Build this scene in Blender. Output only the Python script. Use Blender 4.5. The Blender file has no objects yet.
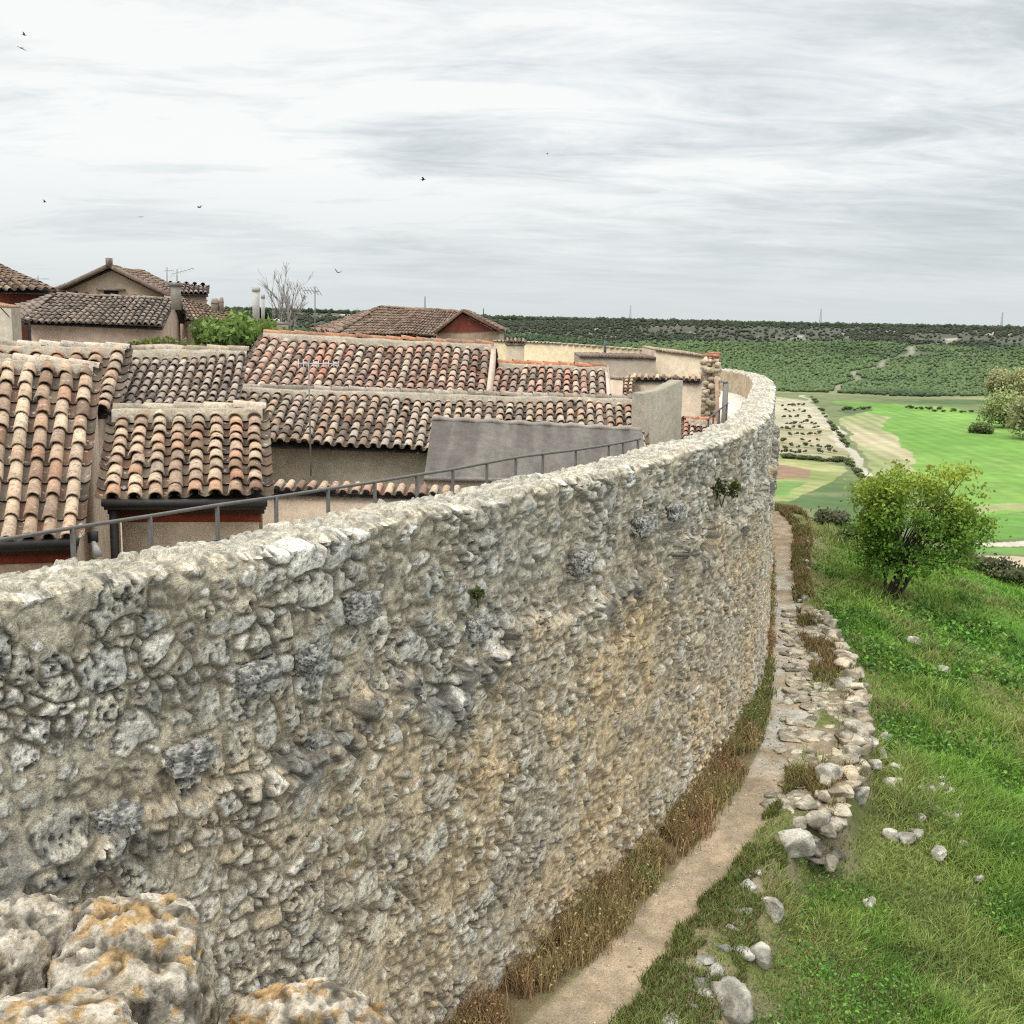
import bpy, bmesh, math, random
import numpy as np
random.seed(7)
RNG = np.random.default_rng(11)
SC = bpy.context.scene
COL = SC.collection

# ------------------------------------------------------------------ camera
F = 1120.0
PITCH = math.radians(9.73)
ROLL = math.radians(1.1)
EYE = np.array([0.0, 0.0, 9.3])
_f = np.array([0, math.cos(PITCH), -math.sin(PITCH)])
_r0 = np.array([1.0, 0, 0])
_u0 = np.cross(_r0, _f)
_R = _r0 * math.cos(ROLL) + _u0 * math.sin(ROLL)
_U = -_r0 * math.sin(ROLL) + _u0 * math.cos(ROLL)


def ray(u, v):
    return _f + _R * ((u - 512) / F) - _U * ((v - 512) / F)


def at(u, v, y):
    d = ray(u, v)
    return EYE + d * (y / d[1])


def atz(u, v, z):
    d = ray(u, v)
    return EYE + d * ((z - EYE[2]) / d[2])


cam_d = bpy.data.cameras.new('camera')
cam = bpy.data.objects.new('camera', cam_d)
COL.objects.link(cam)
from mathutils import Matrix, Vector
M3 = Matrix((( _R[0], _U[0], -_f[0]), (_R[1], _U[1], -_f[1]), (_R[2], _U[2], -_f[2])))
cam.matrix_world = Matrix.Translation(Vector(EYE)) @ M3.to_4x4()
cam_d.sensor_width = 36.0
cam_d.lens = 36.0 * F / 1024.0
cam_d.clip_start = 0.05
cam_d.clip_end = 12000
SC.camera = cam
SC.view_settings.view_transform = 'Standard'
SC.view_settings.look = 'None'
SC.view_settings.exposure = 0
SC.cycles.use_denoising = False
SC.cycles.use_adaptive_sampling = False
SC.cycles.pixel_filter_type = 'BLACKMAN_HARRIS'
SC.cycles.filter_width = 1.2
SC.render.filter_size = 1.2
SC.cycles.sample_clamp_indirect = 3.0
SC.cycles.max_bounces = 5
SC.cycles.diffuse_bounces = 3
SC.cycles.glossy_bounces = 1
SC.cycles.transmission_bounces = 1
SC.cycles.transparent_max_bounces = 4


# ------------------------------------------------------------------ noise
def _hash(ix, iy, iz, seed):
    h = (ix.astype(np.int64) * 374761393 + iy.astype(np.int64) * 668265263 + iz.astype(np.int64) * 2147483647 + seed * 974711)
    h = (h ^ (h >> 13)) * 1274126177
    h = h ^ (h >> 16)
    h = (h * 2246822519) & 0xffffffff
    h = h ^ (h >> 15)
    return (h & 0xffffff) / float(0xffffff)


def vnoise(p, seed=0):
    p = np.asarray(p, float)
    i = np.floor(p)
    f = p - i
    f = f * f * (3 - 2 * f)
    i = i.astype(np.int64)
    out = 0
    for dx in (0, 1):
        wx = f[:, 0] if dx else 1 - f[:, 0]
        for dy in (0, 1):
            wy = f[:, 1] if dy else 1 - f[:, 1]
            for dz in (0, 1):
                wz = f[:, 2] if dz else 1 - f[:, 2]
                out = out + wx * wy * wz * _hash(i[:, 0] + dx, i[:, 1] + dy, i[:, 2] + dz, seed)
    return out


def fbm(p, oct=4, seed=0, gain=0.5):
    p = np.asarray(p, float)
    a, s, t = 1.0, 0.0, 0.0
    for o in range(oct):
        s = s + a * vnoise(p, seed + o * 17)
        t += a
        a *= gain
        p = p * 2.03 + 13.7
    return s / t


def P3(x, y, z=None):
    x = np.asarray(x, float)
    z = np.zeros_like(x) if z is None else z
    return np.stack([x, np.asarray(y, float) + 0 * x, z + 0 * x], 1)


def sstep(a, b, x):
    t = np.clip((x - a) / (b - a), 0, 1)
    return t * t * (3 - 2 * t)


# ------------------------------------------------------------------ objects
BASE = {}


def tag(o, label, cat, group=None, kind=None):
    if label:
        o['label'] = label
    if cat:
        o['category'] = cat
    if group:
        o['group'] = group
    if kind:
        o['kind'] = kind
    return o


def thing(name, label, cat, loc, group=None):
    o = bpy.data.objects.new(name, None)
    o.empty_display_size = 0.3
    o.location = [float(c) for c in loc]
    COL.objects.link(o)
    BASE[o.name] = np.array(loc, float)
    return tag(o, label, cat, group)


class MB:
    def __init__(s):
        s.v = []
        s.c = []
        s.f = {}
        s.n = 0

    def add(s, v, f, c=(0.5, 0.5, 0.5)):
        v = np.asarray(v, float).reshape(-1, 3)
        c = np.asarray(c, float)
        if c.ndim == 1:
            c = np.repeat(c[None, :3], len(v), 0)
        if isinstance(f, np.ndarray):
            s.f.setdefault(f.shape[1], []).append(f + s.n)
        else:
            for q in f:
                s.f.setdefault(len(q), []).append(np.array([q]) + s.n)
        s.v.append(v)
        s.c.append(c)
        s.n += len(v)

    def build(s, name, mat, parent=None, smooth=False, loc=None):
        V = np.concatenate(s.v)
        C = np.concatenate(s.c)
        base = np.zeros(3)
        if parent is not None:
            base = BASE[parent.name]
        elif loc is not None:
            base = np.array(loc, float)
        V = V - base
        me = bpy.data.meshes.new(name)
        me.vertices.add(len(V))
        me.vertices.foreach_set('co', V.astype(np.float32).ravel())
        loops, starts, tot = [], [], 0
        for k, fs in s.f.items():
            A = np.concatenate(fs)
            loops.append(A.ravel())
            starts.append(tot + np.arange(len(A)) * k)
            tot += A.size
        L = np.concatenate(loops).astype(np.int32)
        S = np.concatenate(starts).astype(np.int32)
        me.loops.add(len(L))
        me.loops.foreach_set('vertex_index', L)
        me.polygons.add(len(S))
        me.polygons.foreach_set('loop_start', S)
        if smooth:
            me.polygons.foreach_set('use_smooth', np.ones(len(S), bool))
        me.update(calc_edges=True)
        at_ = me.attributes.new('Col', 'FLOAT_COLOR', 'POINT')
        C4 = np.concatenate([C, np.ones((len(C), 1))], 1)
        at_.data.foreach_set('color', C4.astype(np.float32).ravel())
        me.materials.append(mat)
        o = bpy.data.objects.new(name, me)
        COL.objects.link(o)
        if parent is not None:
            o.parent = parent
        elif loc is not None:
            o.location = [float(c) for c in loc]
        BASE[o.name] = base
        return o


def grid_faces(nr, nc):
    i = np.arange(nr - 1)[:, None] * nc + np.arange(nc - 1)[None, :]
    i = i.ravel()
    return np.stack([i, i + 1, i + nc + 1, i + nc], 1)


def box_pts(c, ax, ay, az):
    c, ax, ay, az = [np.asarray(q, float) for q in (c, ax, ay, az)]
    return np.array([c + sx * ax + sy * ay + sz * az for sz in (-1, 1) for sy in (-1, 1) for sx in (-1, 1)])


BOXF = [(0, 2, 3, 1), (4, 5, 7, 6), (0, 1, 5, 4), (2, 6, 7, 3), (0, 4, 6, 2), (1, 3, 7, 5)]


def add_box(mb, c, ax, ay, az, col):
    mb.add(box_pts(c, ax, ay, az), BOXF, col)


def frame_of(d):
    d = d / np.linalg.norm(d)
    a = np.array([0, 0, 1.0]) if abs(d[2]) < 0.9 else np.array([1.0, 0, 0])
    x = np.cross(d, a)
    x /= np.linalg.norm(x)
    return x, np.cross(d, x)


def add_tube(mb, pts, rad, col, n=6):
    pts = [np.asarray(p, float) for p in pts]
    if np.isscalar(rad):
        rad = [rad] * len(pts)
    V, Fc = [], []
    for i, p in enumerate(pts):
        d = pts[min(i + 1, len(pts) - 1)] - pts[max(i - 1, 0)]
        x, y = frame_of(d)
        for k in range(n):
            t = 2 * math.pi * k / n
            V.append(p + rad[i] * (x * math.cos(t) + y * math.sin(t)))
    for i in range(len(pts) - 1):
        for k in range(n):
            a = i * n + k
            b = i * n + (k + 1) % n
            Fc.append((a, b, b + n, a + n))
    Fc.append(tuple(range(n))[::-1])
    Fc.append(tuple((len(pts) - 1) * n + k for k in range(n)))
    mb.add(np.array(V), Fc, col)


_ICO = {}


def ico(sub):
    if sub not in _ICO:
        bm = bmesh.new()
        bmesh.ops.create_icosphere(bm, subdivisions=sub, radius=1.0)
        bm.verts.ensure_lookup_table()
        V = np.array([v.co[:] for v in bm.verts])
        Fc = np.array([[v.index for v in f.verts] for f in bm.faces])
        bm.free()
        _ICO[sub] = (V, Fc)
    return _ICO[sub]


def rock_shape(size, seed, sub=3, boxy=0.55, rough=0.25, freq=1.6, rz=0.0, pit=0.0, facets=0):
    V, Fc = ico(sub)
    V = V.copy()
    m = np.max(np.abs(V), 1, keepdims=True)
    V = V * (1 - boxy) + V / m * boxy
    n = fbm(V * freq + seed * 3.17, 4, seed) - 0.5
    n2 = fbm(V * freq * 4 + seed * 1.7, 3, seed + 5) - 0.5
    r = 1 + rough * 2 * n + rough * 0.5 * n2
    if pit:
        q = fbm(V * freq * 5.5 + seed * 2.3, 2, seed + 9)
        r = r - pit * sstep(0.56, 0.72, q)
    V = V * r[:, None]
    if facets:
        rg_ = np.random.default_rng(seed + 1234)
        for _ in range(facets):
            pn_ = rg_.normal(size=3)
            pn_ /= np.linalg.norm(pn_)
            d_ = rg_.uniform(0.55, 0.86)
            over = np.maximum(V @ pn_ - d_, 0)
            V = V - (over * 0.93)[:, None] * pn_
    V = V * np.asarray(size)[None] * 0.5
    c, s_ = math.cos(rz), math.sin(rz)
    V = np.stack([V[:, 0] * c - V[:, 1] * s_, V[:, 0] * s_ + V[:, 1] * c, V[:, 2]], 1)
    return V, Fc


# ------------------------------------------------------------------ materials
def new_mat(name, rough=0.9):
    m = bpy.data.materials.new(name)
    m.use_nodes = True
    nt = m.node_tree
    b = nt.nodes['Principled BSDF']
    b.inputs['Roughness'].default_value = rough
    b.inputs['Specular IOR Level'].default_value = 0.25
    return m, nt, b


def N(nt, t, **kw):
    n = nt.nodes.new(t)
    for k, v in kw.items():
        setattr(n, k, v)
    return n


def noise_node(nt, scale, detail=4, rough=0.55, vec=None):
    n = N(nt, 'ShaderNodeTexNoise')
    n.inputs['Scale'].default_value = scale
    n.inputs['Detail'].default_value = detail
    n.inputs['Roughness'].default_value = rough
    if vec is not None:
        nt.links.new(vec, n.inputs['Vector'])
    return n


def ramp(nt, inp, stops):
    r = N(nt, 'ShaderNodeValToRGB')
    el = r.color_ramp.elements
    while len(el) < len(stops):
        el.new(0.5)
    for e, (p, c) in zip(el, stops):
        e.position = p
        e.color = (c[0], c[1], c[2], 1) if not np.isscalar(c) else (c, c, c, 1)
    nt.links.new(inp, r.inputs['Fac'])
    return r


def mixc(nt, mode, fac, a, b):
    m = N(nt, 'ShaderNodeMix', data_type='RGBA', blend_type=mode)
    for s, v in ((m.inputs[0], fac), (m.inputs[6], a), (m.inputs[7], b)):
        if hasattr(v, 'links') or isinstance(v, bpy.types.NodeSocket):
            nt.links.new(v, s)
        elif np.isscalar(v):
            s.default_value = v
        else:
            s.default_value = (v[0], v[1], v[2], 1)
    return m.outputs[2]


def attr_mat(name, rough=0.9, var=((3.0, 0.25), (30.0, 0.3)), bump=(40.0, 0.4, 0.02), spots=(), tint=None):
    """base colour from the mesh attribute, broken up by noise; spots: (scale, lo, hi, colour, amount)"""
    m, nt, b = new_mat(name, rough)
    tc = N(nt, 'ShaderNodeTexCoord')
    vec = tc.outputs['Object']
    a = N(nt, 'ShaderNodeAttribute', attribute_name='Col')
    c = a.outputs['Color']
    for sc, amt in var:
        n = noise_node(nt, sc, 5, 0.6, vec)
        r = ramp(nt, n.outputs['Fac'], [(0.28, 1 - amt), (0.72, 1 + amt)])
        c = mixc(nt, 'MULTIPLY', 1.0, c, r.outputs['Color'])
    for sc, lo, hi, col, amt in spots:
        n = noise_node(nt, sc, 4, 0.65, vec)
        r = ramp(nt, n.outputs['Fac'], [(lo, 0.0), (hi, amt)])
        c = mixc(nt, 'MIX', r.outputs['Color'], c, col)
    nt.links.new(c, b.inputs['Base Color'])
    if bump:
        n = noise_node(nt, bump[0], 6, 0.65, vec)
        bp = N(nt, 'ShaderNodeBump')
        bp.inputs['Strength'].default_value = bump[1]
        bp.inputs['Distance'].default_value = bump[2]
        nt.links.new(n.outputs['Fac'], bp.inputs['Height'])
        nt.links.new(bp.outputs['Normal'], b.inputs['Normal'])
    return m


def leaf_mat(name, transl=0.25, rough=0.7):
    m, nt, b = new_mat(name, rough)
    a = N(nt, 'ShaderNodeAttribute', attribute_name='Col')
    nt.links.new(a.outputs['Color'], b.inputs['Base Color'])
    tr = N(nt, 'ShaderNodeBsdfTranslucent')
    nt.links.new(a.outputs['Color'], tr.inputs['Color'])
    mx = N(nt, 'ShaderNodeMixShader')
    mx.inputs[0].default_value = transl
    out = nt.nodes['Material Output']
    nt.links.new(b.outputs[0], mx.inputs[1])
    nt.links.new(tr.outputs[0], mx.inputs[2])
    nt.links.new(mx.outputs[0], out.inputs['Surface'])
    return m


MT = {}
MT['masonry'] = attr_mat('rubble_masonry', 0.95, ((2.0, 0.12), (14, 0.2), (70, 0.42)), (55, 0.9, 0.03),
                         spots=((26, 0.60, 0.70, (0.06, 0.06, 0.055), 0.7), (9, 0.60, 0.74, (0.40, 0.39, 0.36), 0.45)))
MT['boulder'] = attr_mat('lichen_boulder', 0.95, ((25.0, 0.2), (120, 0.35)), (90, 1.0, 0.012),
                         spots=((95, 0.60, 0.68, (0.06, 0.06, 0.055), 0.6),))
MT['rock'] = attr_mat('limestone', 0.95, ((3.0, 0.2), (22, 0.3)), (30, 0.8, 0.03),
                      spots=((9, 0.58, 0.70, (0.09, 0.09, 0.08), 0.7),))
MT['tile'] = attr_mat('clay_tile', 0.9, ((7.0, 0.22), (40, 0.3)), (60, 0.5, 0.01),
                      spots=((13, 0.55, 0.65, (0.10, 0.085, 0.07), 0.7), (30, 0.58, 0.66, (0.07, 0.06, 0.05), 0.6), (1.1, 0.56, 0.70, (0.16, 0.14, 0.115), 0.55), (9, 0.60, 0.68, (0.55, 0.51, 0.42), 0.6)))
MT['plaster'] = attr_mat('lime_plaster', 0.95, ((0.7, 0.20), (5.0, 0.16), (50, 0.14)), (30, 0.5, 0.02), spots=((1.6, 0.56, 0.72, (0.25, 0.215, 0.165), 0.45),))
MT['mortar'] = attr_mat('weathered_mortar', 0.95, ((4.0, 0.25), (30, 0.3)), (30, 0.9, 0.03),
                        spots=((5, 0.58, 0.68, (0.42, 0.29, 0.10), 0.5), (14, 0.57, 0.66, (0.12, 0.115, 0.10), 0.6)))
MT['coat'] = attr_mat('grey_coating', 0.9, ((1.2, 0.18), (9, 0.18), (60, 0.25)), (40, 0.7, 0.02))
MT['metal'] = attr_mat('dull_metal', 0.55, ((12, 0.2),), None)
MT['wood'] = attr_mat('weathered_wood', 0.85, ((5, 0.2), (40, 0.25)), (50, 0.4, 0.01))
MT['soil'] = attr_mat('soil_and_turf', 1.0, ((0.6, 0.15), (5.0, 0.22), (40, 0.3)), (18, 0.7, 0.05))
MT['land'] = attr_mat('farmland', 1.0, ((0.006, 0.12), (0.03, 0.16), (0.15, 0.2)), None)
MT['leaf'] = leaf_mat('foliage', 0.3)
MT['grass'] = leaf_mat('grass_blades', 0.25)
MT['dry'] = leaf_mat('dry_stems', 0.15)
MT['scrub'] = attr_mat('distant_scrub', 1.0, ((0.3, 0.3),), None)
MT['feather'] = attr_mat('dark_feathers', 0.8, ((30, 0.2),), None)

# ------------------------------------------------------------------ world and sun
SUN_DIR = np.array([-0.42, -0.48, 0.78])
SUN_DIR /= np.linalg.norm(SUN_DIR)
w = bpy.data.worlds.new('World')
SC.world = w
w.use_nodes = True
nt = w.node_tree
nt.nodes.clear()
out = N(nt, 'ShaderNodeOutputWorld')
sky = N(nt, 'ShaderNodeTexSky', sky_type='NISHITA')
sky.sun_disc = False
sky.sun_elevation = math.asin(SUN_DIR[2])
sky.sun_rotation = math.atan2(SUN_DIR[0], SUN_DIR[1])
bg_sky = N(nt, 'ShaderNodeBackground')
bg_sky.inputs['Strength'].default_value = 0.10
nt.links.new(sky.outputs[0], bg_sky.inputs['Color'])
tc = N(nt, 'ShaderNodeTexCoord')
sep = N(nt, 'ShaderNodeSeparateXYZ')
nt.links.new(tc.outputs['Generated'], sep.inputs[0])


def math_node(op, a, b=None, c=None, clamp=False):
    n = N(nt, 'ShaderNodeMath', operation=op)
    n.use_clamp = clamp
    for k, q in enumerate((a, b, c)):
        if q is None:
            continue
        if isinstance(q, (int, float)):
            n.inputs[k].default_value = q
        else:
            nt.links.new(q, n.inputs[k])
    return n.outputs[0]


zc = math_node('MAXIMUM', sep.outputs[2], 0.0)
den = math_node('ADD', zc, 0.13)
px = math_node('DIVIDE', sep.outputs[0], den)
py = math_node('DIVIDE', sep.outputs[1], den)
cmb = N(nt, 'ShaderNodeCombineXYZ')
nt.links.new(math_node('MULTIPLY', px, 0.85), cmb.inputs[0])
nt.links.new(math_node('MULTIPLY', py, 1.5), cmb.inputs[1])
cn1 = noise_node(nt, 1.0, 8, 0.62, cmb.outputs[0])
cn1.inputs['Distortion'].default_value = 0.3
cmb2 = N(nt, 'ShaderNodeCombineXYZ')
nt.links.new(math_node('MULTIPLY_ADD', px, 0.25, 7.3), cmb2.inputs[0])
nt.links.new(math_node('MULTIPLY_ADD', py, 0.55, 2.1), cmb2.inputs[1])
cn2 = noise_node(nt, 1.0, 6, 0.55, cmb2.outputs[0])
upl = math_node('MULTIPLY', math_node('SUBTRACT', math_node('MULTIPLY', zc, 0.17), math_node('MULTIPLY', sep.outputs[0], 0.12)), 1.0)
cmb3 = N(nt, 'ShaderNodeCombineXYZ')
nt.links.new(math_node('MULTIPLY_ADD', px, 1.7, 3.7), cmb3.inputs[0])
nt.links.new(math_node('MULTIPLY_ADD', py, 3.6, 1.1), cmb3.inputs[1])
cn3 = noise_node(nt, 1.0, 9, 0.68, cmb3.outputs[0])
cn3.inputs['Distortion'].default_value = 0.8
cl0 = math_node('MULTIPLY_ADD', cn1.outputs['Fac'], 0.42, math_node('MULTIPLY_ADD', cn2.outputs['Fac'], 0.28, math_node('MULTIPLY', cn3.outputs['Fac'], 0.30)))
cl = math_node('ADD', cl0, upl)
cr = ramp(nt, cl, [(0.36, (0.52, 0.565, 0.585)), (0.44, (0.68, 0.73, 0.745)), (0.495, (0.83, 0.87, 0.88)), (0.56, (1.0, 1.01, 1.0))])
hz = math_node('MULTIPLY', zc, 7.0, None, True)
hzr = ramp(nt, hz, [(0.0, 0.0), (0.28, 0.35), (0.9, 1.0)])
ccol = mixc(nt, 'MIX', hzr.outputs['Color'], (0.70, 0.755, 0.775), cr.outputs['Color'])
gain = math_node('MULTIPLY_ADD', math_node('SMOOTH_MIN', math_node('MAXIMUM', math_node('SUBTRACT', zc, 0.27), 0.0), 0.6, 0.1), 3.9, 1.0)
bg_c = N(nt, 'ShaderNodeBackground')
nt.links.new(ccol, bg_c.inputs['Color'])
nt.links.new(gain, bg_c.inputs['Strength'])
mx = N(nt, 'ShaderNodeMixShader')
mx.inputs[0].default_value = 0.93
nt.links.new(bg_sky.outputs[0], mx.inputs[1])
nt.links.new(bg_c.outputs[0], mx.inputs[2])
nt.links.new(mx.outputs[0], out.inputs['Surface'])
sd = bpy.data.lights.new('sun', 'SUN')
sd.energy = 1.5
sd.angle = math.radians(14)
sd.color = (1.0, 0.96, 0.9)
so = bpy.data.objects.new('sun', sd)
COL.objects.link(so)
so.location = (-20, -20, 40)
so.rotation_euler = Vector(-SUN_DIR).to_track_quat('-Z', 'Y').to_euler()

# ------------------------------------------------------------------ wall plan curve
CP = np.array([(-70, -14), (-30, -6), (-16, 0.5), (-8.0, 6.0), (-6.0, 7.5), (-4.23, 9.02), (-2.98, 10.42), (-2.22, 11.4), (-1.32, 12.95), (-0.16, 14.75),
               (1.27, 17.06), (2.6, 19.5), (3.94, 22.13), (5.05, 24.6), (6.25, 28.0), (7.4, 32.4), (8.9, 38.6), (10.55, 46.0), (11.55, 52.5),
               (11.4, 57.0), (10.0, 61.0), (6.5, 64.5), (0, 67), (-12, 70), (-60, 85), (-200, 130), (-600, 200)], float)


def catmull(P, step):
    out_ = []
    for i in range(1, len(P) - 2):
        p0, p1, p2, p3 = P[i - 1], P[i], P[i + 1], P[i + 2]
        n = max(2, int(np.linalg.norm(p2 - p1) / step))
        t = np.linspace(0, 1, n, endpoint=False)[:, None]
        # centripetal-like tangents
        m1 = (p2 - p0) / (np.linalg.norm(p2 - p1) + np.linalg.norm(p1 - p0)) * np.linalg.norm(p2 - p1)
        m2 = (p3 - p1) / (np.linalg.norm(p3 - p2) + np.linalg.norm(p2 - p1)) * np.linalg.norm(p2 - p1)
        out_.append((2 * t ** 3 - 3 * t ** 2 + 1) * p1 + (t ** 3 - 2 * t ** 2 + t) * m1 + (-2 * t ** 3 + 3 * t ** 2) * p2 + (t ** 3 - t ** 2) * m2)
    return np.concatenate(out_)


CV = catmull(CP, 0.25)
CL = np.concatenate([[0], np.cumsum(np.linalg.norm(np.diff(CV, axis=0), axis=1))])
i0 = np.argmin(np.linalg.norm(CV - np.array([-6.0, 7.5]), axis=1))
CL = CL - CL[i0]          # arc length zero near the left of the frame
CT = np.gradient(CV, axis=0)
CT /= np.linalg.norm(CT, axis=1, keepdims=True)
CN = np.stack([CT[:, 1], -CT[:, 0]], 1)   # outward


def curve(L):
    x = np.interp(L, CL, CV[:, 0])
    y = np.interp(L, CL, CV[:, 1])
    nx = np.interp(L, CL, CN[:, 0])
    ny = np.interp(L, CL, CN[:, 1])
    k = np.hypot(nx, ny)
    return np.stack([x, y], -1), np.stack([nx / k, ny / k], -1)


_far = np.linalg.norm(CV, axis=1) > 90
_keep = np.where(~_far)[0]
CVs = np.concatenate([CV[:_keep[0]:24], CV[_keep[0]:_keep[-1]:2], CV[_keep[-1]::24]])
CLs = np.concatenate([CL[:_keep[0]:24], CL[_keep[0]:_keep[-1]:2], CL[_keep[-1]::24]])


def sdist(x, y):
    """signed distance outward from the wall face, and arc length of the nearest point"""
    s_ = np.empty(len(x))
    l_ = np.empty(len(x))
    A = CVs[:-1]
    D = CVs[1:] - A
    dd = (D ** 2).sum(1)
    for k in range(0, len(x), 20000):
        px_ = x[k:k + 20000, None] - A[None, :, 0]
        py_ = y[k:k + 20000, None] - A[None, :, 1]
        t = np.clip((px_ * D[:, 0] + py_ * D[:, 1]) / dd, 0, 1)
        ex = px_ - t * D[:, 0]
        ey = py_ - t * D[:, 1]
        d2 = ex * ex + ey * ey
        j = d2.argmin(1)
        a = np.arange(len(j))
        cr_ = D[j, 0] * py_[a, j] - D[j, 1] * px_[a, j]
        s_[k:k + 20000] = np.sqrt(d2[a, j]) * np.where(cr_ > 0, -1, 1)
        l_[k:k + 20000] = CLs[j] + t[a, j] * (CLs[j + 1] - CLs[j])
    return s_, l_


# ------------------------------------------------------------------ terrain
def curveY(L):
    return np.interp(L, CL, CV[:, 1])


def edge_off(Y):
    return np.interp(Y, [5, 14, 17, 18.5, 20, 21.3, 21.9, 26, 30, 35, 38, 45, 52, 58], [3.2, 2.95, 2.65, 2.35, 2.1, 2.05, 2.75, 2.75, 2.6, 1.9, 1.45, 1.5, 2.2, 3.5])


def path_lr(Y):
    lo = np.interp(Y, [5, 23, 28, 33, 45, 60], [1.06, 0.90, 0.6, 0.4, 0.35, 0.35])
    hi = np.interp(Y, [5, 14, 16.4, 19, 22, 24, 28, 33, 38, 45, 60], [2.2, 2.1, 1.88, 1.93, 1.93, 1.85, 1.75, 1.4, 1.25, 1.3, 2.4])
    return lo, hi


Z_VALLEY = -45.0


def track_az(t):
    return np.interp(t, [0, 0.15, 0.3, 0.45, 0.6, 0.75], [15.4, 16.6, 17.0, 18.6, 19.6, 21.5]) + 0.25 * np.sin(t * 40)


def height(x, y, detail=True):
    s_, l_ = sdist(x, y)
    Y = curveY(l_)
    e = edge_off(Y)
    q = np.maximum(s_ - e, 0)
    k = np.interp(Y, [10, 17, 19.5, 30, 34, 60], [0.3, 0.35, 1.0, 0.85, 0.3, 0.2])
    n1 = fbm(P3(x * 0.18, y * 0.18), 4, 3) - 0.5
    n2 = fbm(P3(x * 0.9, y * 0.9), 4, 5) - 0.5
    n3 = fbm(P3(x * 4.5, y * 4.5), 3, 8) - 0.5
    z = -k * sstep(0, 0.8, q) - 0.26 * q - 0.004 * np.maximum(q - 10, 0) ** 2
    out_w = sstep(0.1, 2.5, q)
    z = z + n1 * 1.3 * sstep(0.5, 6, q) + n2 * (0.05 + 0.38 * out_w) + n3 * (0.02 + 0.09 * out_w)
    cy = np.maximum(y - 55.5 - 3.0 * (fbm(P3(x * 0.1, y * 0.0), 3, 12) - 0.5), 0)
    z = z - np.where(s_ > 1.2, np.minimum(0.05 * cy ** 2, 0.62 * cy), 0) * sstep(1.2, 4, s_)
    z = np.where(s_ < 0, np.where(s_ < -0.6, -0.4, 0), z)
    r = np.hypot(x, y)
    az = np.degrees(np.arctan2(x, y))
    # valley floor and the opposite hillside up to the plateau
    vf = Z_VALLEY + 1.2 * (fbm(P3(x * 0.006, y * 0.006), 3, 21) - 0.5)
    rn = fbm(P3(az * 0.16, r * 0.0012), 4, 33) - 0.5
    r1 = 960 + 160 * rn - np.interp(az, [-40, 8, 16, 30], [200, 110, 0, 0])
    r2 = r1 + 600 + 160 * (fbm(P3(az * 0.22, az * 0), 3, 40) - 0.5)
    t = np.clip((r - r1) / (r2 - r1), 0, 1)
    ztop = np.interp(az, [-40, -12, 0, 10, 40], [17, 14, 9.5, 9, 9])
    hill = (ztop - Z_VALLEY) * (0.35 * t + 0.65 * t * t * (3 - 2 * t)) + 9 * t * (1 - t) * 4 * (fbm(P3(x * 0.008, y * 0.008), 4, 50) - 0.5)
    zf = vf + hill
    z = np.maximum(z, zf)
    return z, s_, l_, Y, q, t


def lerp(a, b, t):
    return a + (b - a) * t[:, None]


C_ = lambda *c: np.array(c, float)
GR_LUSH = C_(0.118, 0.262, 0.030)
GR_MID = C_(0.165, 0.262, 0.045)
GR_DARK = C_(0.062, 0.150, 0.024)
GR_OLIVE = C_(0.235, 0.245, 0.085)
STRAW = C_(0.27, 0.205, 0.105)
RUST = C_(0.150, 0.088, 0.042)
DIRT = C_(0.345, 0.265, 0.175)
LIME = C_(0.46, 0.43, 0.37)


def slope_tone(x, y, q):
    a = fbm(P3(x * 0.22 + 5, y * 0.22), 4, 61)
    b = fbm(P3(x * 0.9, y * 0.9 + 3), 4, 62)
    c = lerp(GR_LUSH, GR_MID, sstep(0.40, 0.62, a))
    c = c + (GR_DARK - c) * (sstep(0.52, 0.70, b) * 0.75)[:, None]
    d = fbm(P3(x * 0.35 + 9, y * 0.12 - 4), 4, 63)
    c = c + (GR_OLIVE - c) * (sstep(0.56, 0.74, d) * 0.5)[:, None]
    c = c + (GR_OLIVE * 1.05 - c) * ((1 - sstep(0.2, 2.2, q)) * 0.75)[:, None]
    far = sstep(9, 16, q)
    c = c + (C_(0.17, 0.235, 0.05) - c) * (far * 0.7)[:, None]
    return c


# near ground: polar patch
az = np.radians(np.arange(-30, 42, 0.075))
rr = [9.0]
while rr[-1] < 75:
    rr.append(rr[-1] * 1.0046)
rr = np.array(rr)
A_, R_ = np.meshgrid(az, rr)
X = (R_ * np.sin(A_)).ravel()
Yy = (R_ * np.cos(A_)).ravel()
Z, S_, L_, YC, Q, T_ = height(X, Yy)
lo, hi = path_lr(YC)
edge_n = (fbm(P3(X * 1.7, Yy * 1.7), 4, 71) - 0.5) * 0.55
on_path = sstep(lo - 0.12, lo + 0.12, S_ + edge_n * 0.7) * (1 - sstep(hi - 0.14, hi + 0.14, S_ + edge_n))
col = slope_tone(X, Yy, Q)
col = col * 0.55
soilc = lerp(C_(0.20, 0.155, 0.10), C_(0.29, 0.235, 0.165), fbm(P3(X * 2.2, Yy * 2.2), 4, 72))
bare = (1 - sstep(0.0, 1.2, Q)) * sstep(0.38, 0.60, fbm(P3(X * 1.1, Yy * 1.1), 4, 73))
col = col + (soilc - col) * bare[:, None]
dirt = lerp(DIRT * 0.78, DIRT * 1.15, sstep(0.3, 0.7, fbm(P3(X * 1.6, Yy * 1.6), 5, 74)))
peb = sstep(0.70, 0.76, fbm(P3(X * 11, Yy * 11), 2, 77))
dirt = dirt + (C_(0.30, 0.25, 0.18) - dirt) * (peb * 0.7)[:, None]
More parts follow.
